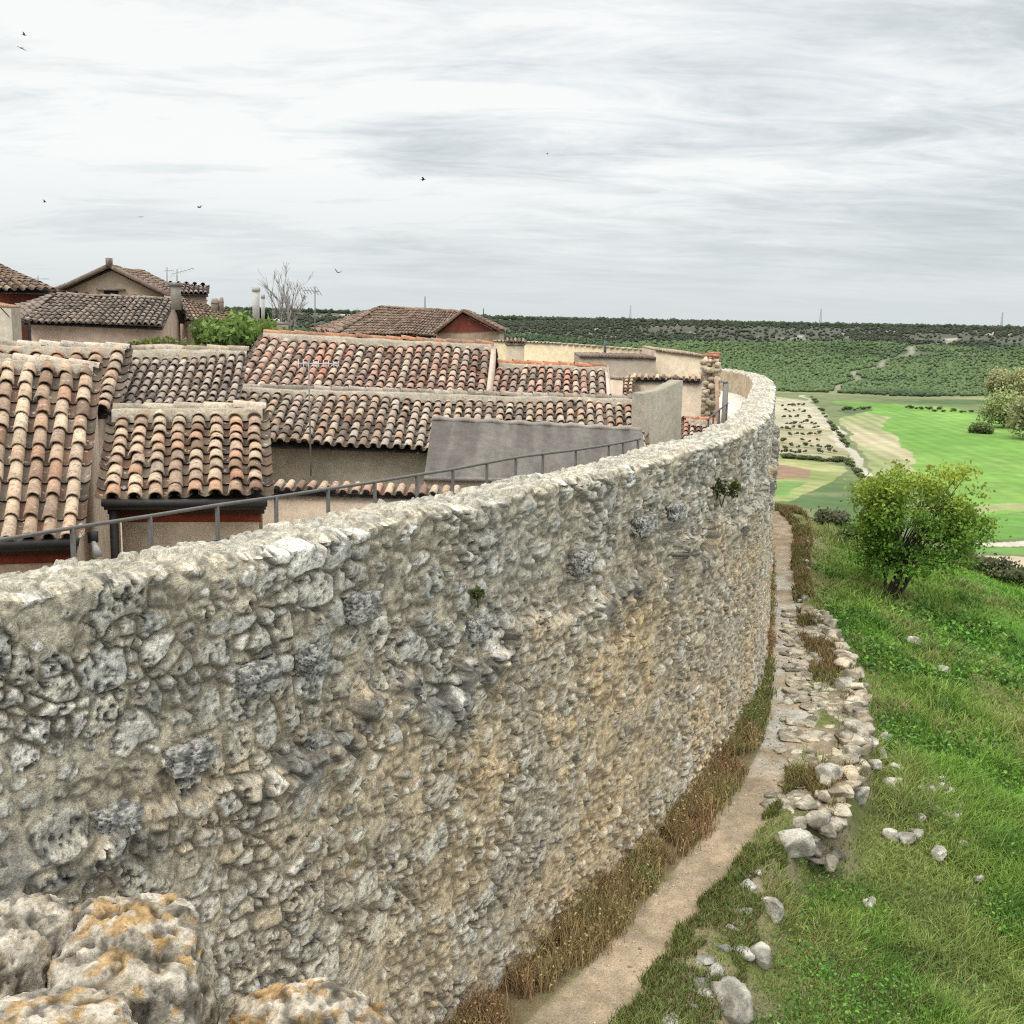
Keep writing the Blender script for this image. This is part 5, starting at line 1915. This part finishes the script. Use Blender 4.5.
aerial('television_aerial', 'tall thin aerial mast above the large red roof', at(315, 336, 28.5), at(315, 286, 28.5), (-0.42, 0.1, 0.02), 6, 0.4)
aerial('television_aerial', 'pale aerial on a mast standing against the long tiled roof', at(311, 476, 20.4), at(308.5, 357, 20.4), (0.7, 0.15, 0.0), 9, 0.3)
aerial('television_aerial', 'aerial with many short rods on the grey chimney of the beige house', at(177, 281, 40), at(177, 269, 40), (0.75, 0.1, 0.22), 8, 0.5, True)
aerial('television_aerial', 'small aerial with two short arms left of the chimney aerial', at(167, 284, 41), at(167, 267, 41), (0.3, 0.05, 0), 3, 0.2)
aerial('television_aerial', 'low flat aerial peeping over the far left roof', at(38, 284, 45), at(38, 275.5, 45), (0.5, 0.1, 0), 6, 0.12)
aerial('television_aerial', 'tiny aerial by the hip of the far red brown roof', at(357, 320, 60), at(357, 307.5, 60), (0.5, 0.1, 0), 4, 0.2)
for (u, v0, v1, Y, rad, lab) in [(425, 311, 297, 62, 0.03, 'thin bare post behind the far hipped roof'), (483.5, 322, 309, 62, 0.03, 'thin bare post right of the red pediment'), (605, 357, 342.5, 44, 0.06, 'short dark post on the yellow stone wall')]:
    mb = MB()
    a, b = at(u, v0, Y), at(u, v1, Y)
    add_tube(mb, [a, b, b + np.array([0, 0, 0.05])], [rad, rad * 0.9, rad * 0.4], (0.10, 0.10, 0.10), 6)
    add_box(mb, a, (rad * 2, 0, 0), (0, rad * 2, 0), (0, 0, 0.03), (0.12, 0.12, 0.12))
    o = mb.build('post', MT['metal'], loc=a)
    tag(o, lab, 'post')
for (u, v0, v1, Y, wd, lab) in [(256, 324, 288, 40, 3.4, 'tall pale flue pipe standing left of the bare tree'), (263, 326, 295, 40.5, 1.7, 'thinner grey flue pipe beside the tall one')]:
    mb = MB()
    a, b = at(u, v0, Y), at(u, v1, Y)
    r_ = wd / F * Y
    add_tube(mb, [a, b], r_, (0.42, 0.41, 0.38), 10)
    add_tube(mb, [b - np.array([0, 0, 0.12]), b + np.array([0, 0, 0.02])], r_ * 1.22, (0.34, 0.33, 0.31), 10)
    add_box(mb, a - np.array([0, 0, 0.25]), (r_ * 1.6, 0, 0), (0, r_ * 1.6, 0), (0, 0, 0.3), (0.36, 0.3, 0.24))
    o = mb.build('flue_pipe', MT['plaster'], loc=a)
    tag(o, lab, 'flue')
block('low_block', 'low flat roofed block under the two flue pipes', ((232, 322), (272, 325)), (41, 41.3), 3.0, (0.33, 0.28, 0.22), MT['plaster'], capcol=(0.22, 0.19, 0.16))


# ------------------------------------------------------------------ trees and bushes
def grow(mb, p, d, ln, rad, depth, tips, rg_, col, spread=0.5, upw=0.25, kids=(2, 4), shrink=0.72, minr=0.008):
    n = 4
    pts, rads = [p.copy()], [rad]
    for k in range(n):
        d = d + rg_.normal(size=3) * 0.13 + np.array([0, 0, upw * 0.12])
        d /= np.linalg.norm(d)
        p = p + d * ln / n
        pts.append(p.copy())
        rads.append(max(minr, rad * (1 - 0.42 * (k + 1) / n)))
    add_tube(mb, pts, rads, col, 6 if rad > 0.04 else 4)
    if depth == 0:
        tips.append(p)
        return
    for k in range(rg_.integers(*kids)):
        dd = d + rg_.normal(size=3) * spread
        dd[2] = dd[2] * 0.8 + upw
        dd /= np.linalg.norm(dd)
        j = rg_.integers(2, n + 1)
        grow(mb, pts[j], dd, ln * shrink * rg_.uniform(0.8, 1.15), rads[j] * 0.72, depth - 1, tips, rg_, col, spread, upw, kids, shrink, minr)
        tips.append(pts[j])


# the single leafy tree on the slope
tb = hit_ground(889, 598)
tdist = tb[1]
pxm = F / (tdist * math.cos(0.17))
tree = thing('leafy_tree', 'single bushy green tree with yellowish top on the slope beyond the path', 'tree', tb)
rg = np.random.default_rng(31)
mb = MB()
tips = []
for (dx, dy, r_) in ((0.35, 0.1, 0.13), (-0.15, 0.2, 0.10), (0.75, -0.1, 0.11), (-0.2, -0.1, 0.07), (0.2, -0.4, 0.09)):
    d = np.array([dx, dy, 1.0])
    d /= np.linalg.norm(d)
    grow(mb, tb + np.array([dx * 0.25, dy * 0.2, -0.2]), d, 1.7, r_, 2, tips, rg, (0.055, 0.042, 0.032), 0.35, 0.35)
mb.build('trunk', MT['wood'], tree)
mbt = []
cc0 = at(917, 527, tdist)
H = 140 / pxm
Wd = 146 / pxm
tips = np.array(tips)
# crown: leaf clumps gathered on the boughs of an uneven envelope
lobes = []
for k in range(31):
    q = rg.normal(size=3)
    q /= np.linalg.norm(q)
    if q[2] < -0.72:
        q[2] *= -0.5
    lobes.append(q * rg.uniform(0.50, 0.88))
lobes = np.array(lobes)
ex = np.array([Wd / 2 * 1.0, Wd / 2 * 0.92, H / 2 * 1.08])
mbl = MB()
LP, LC, LS = [], [], []
for q in lobes:
    lt_ = rg.normal() * 0.16
    for c2 in range(rg.integers(8, 13)):
        d_ = rg.normal(size=3)
        d_ /= np.linalg.norm(d_)
        qq = q + d_ * rg.uniform(0.10, 0.34)
        if np.linalg.norm(qq) > 1.04:
            qq *= 1.0 / np.linalg.norm(qq)
        if qq[2] < -0.66 and qq[0] < 0.0:
            continue
        m_ = rg.integers(45, 90)
        rad = rg.uniform(0.13, 0.30)
        off = rg.normal(size=(m_, 3)) * rad * np.array([1, 1, 0.7])
        LP.append(cc0 + qq * ex + off)
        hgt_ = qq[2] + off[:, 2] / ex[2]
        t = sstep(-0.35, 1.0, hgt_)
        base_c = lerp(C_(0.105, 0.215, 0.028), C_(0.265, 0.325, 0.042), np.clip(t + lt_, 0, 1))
        LC.append(base_c * rg.uniform(0.65, 1.35, (m_, 1)) * rg.uniform(0.8, 1.2))
        LS.append(np.full(m_, 0.086))
        if c2 < 3:
            stt = tb + np.array([0.25 * q[0], 0.1, 1.3])
            mid = (stt + cc0 + qq * ex) / 2 + rg.normal(size=3) * 0.15
            mbt.append((stt, mid, cc0 + qq * ex))
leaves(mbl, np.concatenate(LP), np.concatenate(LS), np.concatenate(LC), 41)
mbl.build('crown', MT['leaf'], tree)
mb = MB()
for (p_a, p_b, p_c) in mbt:
    add_tube(mb, [p_a, p_b, p_c], [0.05, 0.03, 0.008], (0.06, 0.047, 0.036), 5)
mb.build('bough', MT['wood'], tree)


def bush(mb, c, ex, n, size, cols, rg_, lump=9, seed=1):
    """irregular crown made of leaf clumps"""
    L_, C_2 = [], []
    for k in range(lump):
        q = rg_.normal(size=3)
        q /= np.linalg.norm(q)
        q[2] = abs(q[2]) * 0.9 - 0.25
        q *= rg_.uniform(0.35, 0.95)
        m_ = max(4, n // lump)
        off = rg_.normal(size=(m_, 3)) * 0.20
        pos = (q + off) * np.array(ex)
        L_.append(np.array(c) + pos)
        ca, cb = cols
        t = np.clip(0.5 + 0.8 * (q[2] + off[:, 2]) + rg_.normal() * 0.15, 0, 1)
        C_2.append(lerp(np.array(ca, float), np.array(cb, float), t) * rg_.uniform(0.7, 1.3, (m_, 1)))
    leaves(mb, np.concatenate(L_), np.full(sum(len(q) for q in L_), size), np.concatenate(C_2), seed)


def plant(name, label, cat, base, ex, n, size, cols, seed, lump=9, stem=True, group=None, stemcol=(0.10, 0.08, 0.06), stemr=0.04):
    rg_ = np.random.default_rng(seed)
    root = thing(name, label, cat, base, group)
    mb_ = MB()
    bush(mb_, np.array(base) + np.array([0, 0, ex[2] * 0.75]), ex, n, size, cols, rg_, lump, seed)
    mb_.build('foliage', MT['leaf'], root)
    if stem:
        mb_ = MB()
        for k in range(4):
            a_ = rg_.uniform(0, 6.28)
            t_ = np.array(base) + np.array([math.cos(a_) * ex[0] * 0.5, math.sin(a_) * ex[1] * 0.5, ex[2] * rg_.uniform(0.9, 1.4)])
            add_tube(mb_, [np.array(base) - [0, 0, 0.1], (np.array(base) + t_) / 2 + rg_.normal(size=3) * 0.05 * ex[0], t_], [stemr, stemr * 0.7, stemr * 0.3], stemcol, 5)
        mb_.build('stem', MT['wood'], root)
    return root


GB = ((0.045, 0.085, 0.018), (0.16, 0.24, 0.055))
plant('garden_bush', 'large light green bush left of the large red roof', 'bush', at(252, 358, 29.5), (1.05, 0.9, 0.75), 2600, 0.10, GB, 51, 16)
plant('garden_bush', 'rounded green bush under the low wing roof', 'bush', at(213, 356, 30.5), (0.55, 0.5, 0.72), 1300, 0.09, GB, 52, 10)
plant('garden_bush', 'sparse bushy growth along the wall of the beige house', 'bush', at(165, 356, 31), (1.0, 0.5, 0.35), 900, 0.08, ((0.07, 0.085, 0.03), (0.17, 0.20, 0.06)), 53, 10)
plant('dark_cypress', 'small dark conifer right of the flue pipes', 'tree', at(263.5, 330, 43), (0.28, 0.28, 0.62), 420, 0.10, ((0.012, 0.022, 0.012), (0.03, 0.05, 0.02)), 54, 7)
# bare tree
bt = thing('bare_tree', 'leafless grey tree behind the large red roof', 'tree', at(286, 345, 47))
rg = np.random.default_rng(64)
mb = MB()
tp = []
b0 = at(286, 345, 47)
for (dx, dz, ln, r_) in ((0.05, 1, 1.5, 0.05), (-0.45, 1, 1.25, 0.03), (0.5, 1, 1.2, 0.03), (-0.18, 1, 1.8, 0.035), (0.25, 1, 1.4, 0.03), (-0.75, 1, 1.0, 0.025)):
    d = np.array([dx, rg.normal() * 0.2, dz])
    grow(mb, b0 + np.array([dx * 0.2, 0, 0]), d / np.linalg.norm(d), ln, r_, 3, tp, rg, (0.27, 0.25, 0.23), 0.22, 0.22, (3, 6), 0.62, 0.007)
mb.build('branches', MT['wood'], bt)
mb = MB()
add_tube(mb, [b0 - np.array([0, 0, 2.5]), b0 - np.array([0, 0, 1]), b0 + np.array([0, 0, 0.2])], [0.16, 0.13, 0.10], (0.12, 0.105, 0.095), 8)
mb.build('trunk', MT['wood'], bt)
# plant in the wall face
def wall_hit(u, v):
    d_ = ray(u, v)
    for t_ in np.arange(8, 60, 0.03):
        q = EYE + d_ * t_
        s__, l__ = sdist(np.array([q[0]]), np.array([q[1]]))
        if s__[0] < 0.15:
            return q
for (u, v, sz, n, lab, sd_) in [(722, 494, 0.34, 420, 'tuft of green wall plant growing from the face near the bend', 71), (478, 596, 0.12, 60, 'small green sprig in a joint halfway along the wall', 72)]:
    p = wall_hit(u, v)
    plant('wall_plant', lab, 'plant', p - np.array([0, 0, sz * 0.5]), (sz, sz * 0.6, sz), n, 0.06, ((0.05, 0.06, 0.025), (0.11, 0.125, 0.04)), sd_, 6, True, None, (0.14, 0.12, 0.07), 0.012)

# shrubs at the crest on the right and around the tree
for k, (u, v, exx, cols, lab) in enumerate([
        (985, 575, (1.5, 1.0, 0.55), ((0.05, 0.06, 0.03), (0.11, 0.12, 0.055)), 'dark scrubby hedge at the edge of the slope right of the tree'),
        (1018, 584, (1.5, 0.9, 0.5), ((0.05, 0.06, 0.03), (0.12, 0.13, 0.06)), 'olive scrub at the right edge of the frame on the slope crest'),
        (958, 566, (0.9, 0.8, 0.6), ((0.08, 0.07, 0.05), (0.15, 0.13, 0.08)), 'brownish twiggy shrub tucked behind the tree crown'),
        (832, 527, (1.1, 0.9, 0.55), ((0.06, 0.07, 0.04), (0.13, 0.135, 0.07)), 'greyish low shrub left of the tree beside the path'),
        (852, 543, (0.9, 0.7, 0.45), ((0.05, 0.08, 0.03), (0.11, 0.15, 0.05)), 'dark green low shrub just left of the tree crown')]):
    p = hit_ground(u, v)
    plant('slope_shrub', lab, 'shrub', p, exx, 1100, 0.12, cols, 80 + k, 12)

# ------------------------------------------------------------------ valley vegetation
def land_z(x, y):
    return height(np.array([x], float), np.array([y], float))[0][0]


for k, (u, v, hpx, wpx, cols, lab) in enumerate([
        (1004, 428, 42, 21, ((0.17, 0.225, 0.075), (0.32, 0.37, 0.15)), 'pale olive riverside tree at the right edge, in front of the others'),
        (1031, 440, 52, 24, ((0.18, 0.20, 0.09), (0.32, 0.33, 0.16)), 'greenish riverside tree mostly cut by the right edge'),
        (998, 403, 40, 12, ((0.23, 0.235, 0.11), (0.39, 0.385, 0.19)), 'beige budding poplar behind, left of the pair'),
        (1019, 405, 42, 14, ((0.22, 0.24, 0.10), (0.38, 0.385, 0.18)), 'beige budding poplar behind, at the right edge'),
        (981, 434, 13, 10, ((0.08, 0.12, 0.04), (0.17, 0.22, 0.08)), 'low green bush at the left foot of the riverside trees')]):
    p = atz(u, v, Z_VALLEY)
    sc_ = p[1] / F
    base = np.array([p[0], p[1], land_z(p[0], p[1]) - 0.3])
    plant('riverside_tree', lab, 'tree', base, (wpx * sc_, wpx * sc_, hpx * sc_ * 0.56), 6500, 1.0, cols, 90 + k, 50, True, None, (0.16, 0.14, 0.11), 0.5)
# vineyard bushes
proto = None
rg = np.random.default_rng(93)
cnt = 0
for r_ in range(9):
    for c_ in range(10):
        v = 407 + r_ * 6.0 + rg.normal() * 0.8
        u = 783 + c_ * (4.0 + r_ * 0.42) + rg.normal() * 1.2 + (r_ % 2) * 2
        lim = np.interp(v, [402, 420, 455], [803, 818, 842])
        if u > lim - 4 or rg.uniform() < 0.12:
            continue
        p = atz(u, v, Z_VALLEY)
        base = (p[0], p[1], land_z(p[0], p[1]) + 0.9)
        if proto is None:
            mb = MB()
            bush(mb, (0, 0, 0.9), (1.5, 1.3, 1.1), 150, 0.5, ((0.08, 0.085, 0.045), (0.15, 0.15, 0.08)), rg, 7, 3)
            proto = mb.build('vineyard_bush', MT['leaf'])
            o = proto
        else:
            o = proto.copy()
            COL.objects.link(o)
        o.location = base
        s__ = rg.uniform(0.55, 1.15)
        o.scale = (s__, s__, s__)
        o.rotation_euler = (0, 0, rg.uniform(0, 6.28))
        tag(o, 'small dark bush in the rows of the pale vineyard plot', 'bush', 'bushes in the pale vineyard plot')
        cnt += 1
# hedge lines between the fields
hp = None
for k, (u0, v0, u1, v1, n, lab) in enumerate([(812, 399, 850, 452, 16, 'low hedge bush along the pale track'), (785, 459, 845, 464, 14, 'low hedge bush on the lower edge of the vineyard plot'), (842, 411, 872, 409, 8, 'dark hedge bush at the top of the tan strip'), (905, 409, 975, 414, 14, 'thin hedge bush along the top of the green field'), (862, 480, 846, 462, 8, 'bush beside the end of the track')]):
    for j in range(n):
        t = (j + rg.uniform(-0.3, 0.3)) / n
        p = atz(u0 + (u1 - u0) * t, v0 + (v1 - v0) * t + rg.normal() * 0.5, Z_VALLEY)
        if hp is None:
            mb = MB()
            bush(mb, (0, 0, 0.9), (2.2, 1.8, 1.2), 200, 0.6, ((0.07, 0.095, 0.04), (0.13, 0.155, 0.065)), rg, 8, 4)
            hp = mb.build('hedge_bush', MT['leaf'])
            o = hp
        else:
            o = hp.copy()
            COL.objects.link(o)
        o.location = (p[0], p[1], land_z(p[0], p[1]) + 0.4)
        s__ = rg.uniform(0.5, 1.2)
        o.scale = (s__ * 1.3, s__, s__)
        o.rotation_euler = (0, 0, rg.uniform(0, 6.28))
        tag(o, lab, 'bush', 'hedge line ' + ['along the track', 'below the vineyard', 'above the tan strip', 'above the green field', 'at the end of the track'][k])

# scrub wood on the opposite hillside and trees on the plateau rim (one far mass each)
V0, F0 = ico(1)


def blob_mass(xs, ys, zs, hs, cols, seed):
    rg_ = np.random.default_rng(seed)
    n = len(xs)
    nv = len(V0)
    jit = rg_.uniform(0.62, 1.28, (n, nv, 1))
    V = V0[None] * jit * np.stack([hs * rg_.uniform(0.5, 0.8, n), hs * rg_.uniform(0.5, 0.8, n), hs * 0.55], 1)[:, None, :]
    V = V + np.stack([xs, ys, zs + hs * 0.38], 1)[:, None, :]
    C = np.repeat(cols[:, None, :], nv, 1) * (0.9 + 0.2 * (V0[None, :, 2:3] * 0.5 + 0.5))
    Fc = (F0[None] + (np.arange(n) * nv)[:, None, None]).reshape(-1, 3)
    mb_ = MB()
    mb_.add(V.reshape(-1, 3), Fc, C.reshape(-1, 3))
    return mb_


n = 130000
rg = np.random.default_rng(97)
a = np.radians(rg.uniform(-22, 32, n))
r = rg.uniform(700, 1850, n)
x, y = r * np.sin(a), r * np.cos(a)
z, s__, l__, _, _, t = height(x, y)
dn = fbm(P3(x * 0.012 + 3, y * 0.012), 4, 190)
tk_ = np.abs(np.degrees(a) - track_az(t)) < 0.22 * (t < 0.75)
k = ~tk_ & (t > 0.02) & (t < 0.985) & (rg.uniform(size=n) < np.where(t < 0.62, sstep(0.20, 0.42, dn) * 0.95 + 0.05, 0.55 * sstep(0.40, 0.6, dn) + 0.10))
x, y, z, t, dn = [q[k] for q in (x, y, z, t, dn)]
c = lerp(C_(0.030, 0.050, 0.026), C_(0.050, 0.075, 0.034), rg.uniform(size=len(x)))
tone = fbm(P3(x * 0.005, y * 0.005), 3, 191)
c = c + (C_(0.088, 0.128, 0.052) - c) * (sstep(0.44, 0.60, tone) * 0.85)[:, None]
up = t > 0.62
c[up] = lerp(C_(0.025, 0.033, 0.02), C_(0.045, 0.052, 0.032), rg.uniform(size=len(x)))[up]
o = blob_mass(x, y, z, rg.uniform(1.4, 3.4, len(x)), c, 5).build('hillside_scrub', MT['scrub'])
tag(o, 'dark green wood and scrub covering the far hillside', 'scrub', kind='stuff')
n = 9000
a = np.radians(rg.uniform(-24, 32, n))
r = rg.uniform(1200, 2500, n)
x, y = r * np.sin(a), r * np.cos(a)
z, s__, l__, _, _, t = height(x, y)
dn = fbm(P3(np.degrees(a) * 0.8, r * 0.004), 4, 195)
k = (t >= 0.96) & (dn > 0.30)
x, y, z = x[k], y[k], z[k]
c = lerp(C_(0.022, 0.032, 0.018), C_(0.045, 0.058, 0.03), rg.uniform(size=len(x)))
o = blob_mass(x, y, z, rg.uniform(3.5, 7.0, len(x)), c, 6).build('plateau_wood', MT['scrub'])
tag(o, 'dark line of oaks along the plateau rim on the horizon', 'wood', kind='stuff')

# pylons on the plateau
pr = None
for k, (u, v0, v1, lab) in enumerate([(630, 322, 305, 'lattice pylon on the horizon above the cluster of walls, leftmost of three'), (820, 326, 308, 'lattice pylon on the horizon above the vineyard, middle of three'), (1001, 329, 312, 'lattice pylon on the horizon near the right edge')]):
    d_ = 1650.0
    base = at(u, v0 + 2, d_)
    topz = at(u, v1, d_)[2]
    base[2] = min(base[2], land_z(base[0], base[1]) + 1) if False else land_z(base[0], base[1])
    H_ = topz - base[2]
    root = thing('power_pylon', lab, 'pylon', base, 'pylons along the horizon')
    mb = MB()
    for sx in (-1, 1):
        for sy in (-1, 1):
            add_tube(mb, [base + np.array([sx * 1.6, sy * 1.6, -1]), base + np.array([sx * 0.9, sy * 0.9, H_ * 0.5]), base + np.array([sx * 0.35, sy * 0.35, H_])], [0.22, 0.2, 0.15], (0.30, 0.31, 0.32), 4)
    for j in range(8):
        z0, z1 = H_ * j / 8, H_ * (j + 1) / 8
        w0, w1 = 1.6 - 1.25 * j / 8, 1.6 - 1.25 * (j + 1) / 8
        for sg in (-1, 1):
            add_tube(mb, [base + np.array([-w0 * sg, -w0, z0]), base + np.array([w1 * sg, -w1, z1])], 0.12, (0.30, 0.31, 0.32), 4)
            add_tube(mb, [base + np.array([-w0, -w0 * sg, z0]), base + np.array([-w1, w1 * sg, z1])], 0.12, (0.30, 0.31, 0.32), 4)
    mb.build('lattice_tower', MT['metal'], root)
    mb = MB()
    for zf__, wd in ((0.72, 2.6), (0.86, 2.1), (0.97, 1.4)):
        add_tube(mb, [base + np.array([-wd, 0, H_ * zf__]), base + np.array([wd, 0, H_ * zf__])], 0.16, (0.30, 0.31, 0.32), 4)
    mb.build('cross_arms', MT['metal'], root)

# ------------------------------------------------------------------ birds
def bird_mesh(flap, bank, seed):
    mb_ = MB()
    rg_ = np.random.default_rng(seed)
    # body: lathe along x
    prof_ = [(-0.5, 0.0), (-0.44, 0.03), (-0.25, 0.08), (0.0, 0.11), (0.22, 0.10), (0.36, 0.06), (0.43, 0.065), (0.5, 0.045), (0.56, 0.012), (0.62, 0.0)]
    V, Fc = [], []
    k = 8
    for x_, r_ in prof_:
        for j in range(k):
            t_ = 2 * math.pi * j / k
            V.append((x_, max(r_, 0.002) * math.cos(t_), max(r_, 0.002) * math.sin(t_)))
    for i in range(len(prof_) - 1):
        for j in range(k):
            Fc.append((i * k + j, i * k + (j + 1) % k, (i + 1) * k + (j + 1) % k, (i + 1) * k + j))
    mb_.add(np.array(V), Fc, (0.03, 0.028, 0.027))
    for sg in (-1, 1):
        st_ = [(0.0, 0.20, -0.16, 0.0), (0.35, 0.26, -0.14, 0.6), (0.7, 0.20, -0.14, 1.0), (1.05, 0.02, -0.26, 1.0), (1.25, -0.22, -0.34, 0.9)]
        V = []
        for s__, fr, bk_, zz_ in st_:
            V += [(fr, sg * (0.06 + s__), flap * zz_ * s__), (bk_, sg * (0.06 + s__), flap * zz_ * s__ - 0.01)]
        Fc = [(2 * i, 2 * i + 1, 2 * i + 3, 2 * i + 2) for i in range(4)]
        mb_.add(np.array(V), Fc, (0.025, 0.024, 0.023))
    mb_.add(np.array([(-0.44, 0.03, 0), (-0.44, -0.03, 0), (-0.80, -0.12, 0), (-0.70, 0, 0), (-0.80, 0.12, 0)]), [(0, 1, 2, 3, 4)], (0.025, 0.024, 0.023))
    return mb_


for i, (u, v, Y, flap, yaw, lab) in enumerate([
        (24, 35, 70, 0.35, 0.3, 'dark bird high in the top left corner, upper of the close pair'), (21.5, 48, 65, -0.1, 2.7, 'dark bird in the top left corner, lower of the close pair'),
        (44.5, 202, 85, 0.5, 0.5, 'dark bird in the sky above the far left roof'), (140, 217, 100, 0.2, 1.4, 'faint small bird low in the sky above the gabled house'),
        (199.5, 207.5, 75, 0.4, 3.0, 'dark bird in the sky above the flue pipes'), (423, 179.5, 60, 0.1, 0.1, 'largest dark bird alone in the middle of the sky'),
        (547, 154, 120, 0.25, 0.4, 'faintest bird high right of the lone middle bird'), (338.5, 272.5, 70, 0.55, 2.4, 'lowest bird just above the bare tree')]):
    p = at(u, v, Y)
    o = bird_mesh(flap, 0, i).build('bird', MT['feather'], loc=(0, 0, 0))
    o.location = p
    o.scale = (0.26, 0.26, 0.26)
    o.rotation_euler = (0.2 * math.sin(i), 0.15 * math.cos(i * 2), yaw)
    tag(o, lab, 'bird', 'birds circling in the sky')

# ground inside the town
mb = MB()
pts = [(q[0] - n_[0] * 2.4, q[1] - n_[1] * 2.4) for q, n_ in zip(CV[(CL > -10) & (CL < 95)], CN[(CL > -10) & (CL < 95)])][::6]
poly = [(p_[0], p_[1], Z_TOWN - 0.4) for p_ in pts] + [(-70, 75, Z_TOWN - 0.4), (-70, 5, Z_TOWN - 0.4)]
mb.add(np.array(poly), [tuple(range(len(poly)))], (0.26, 0.23, 0.18))
o = mb.build('town_ground', MT['soil'])
tag(o, 'bare ground between the houses inside the wall', None, kind='structure')
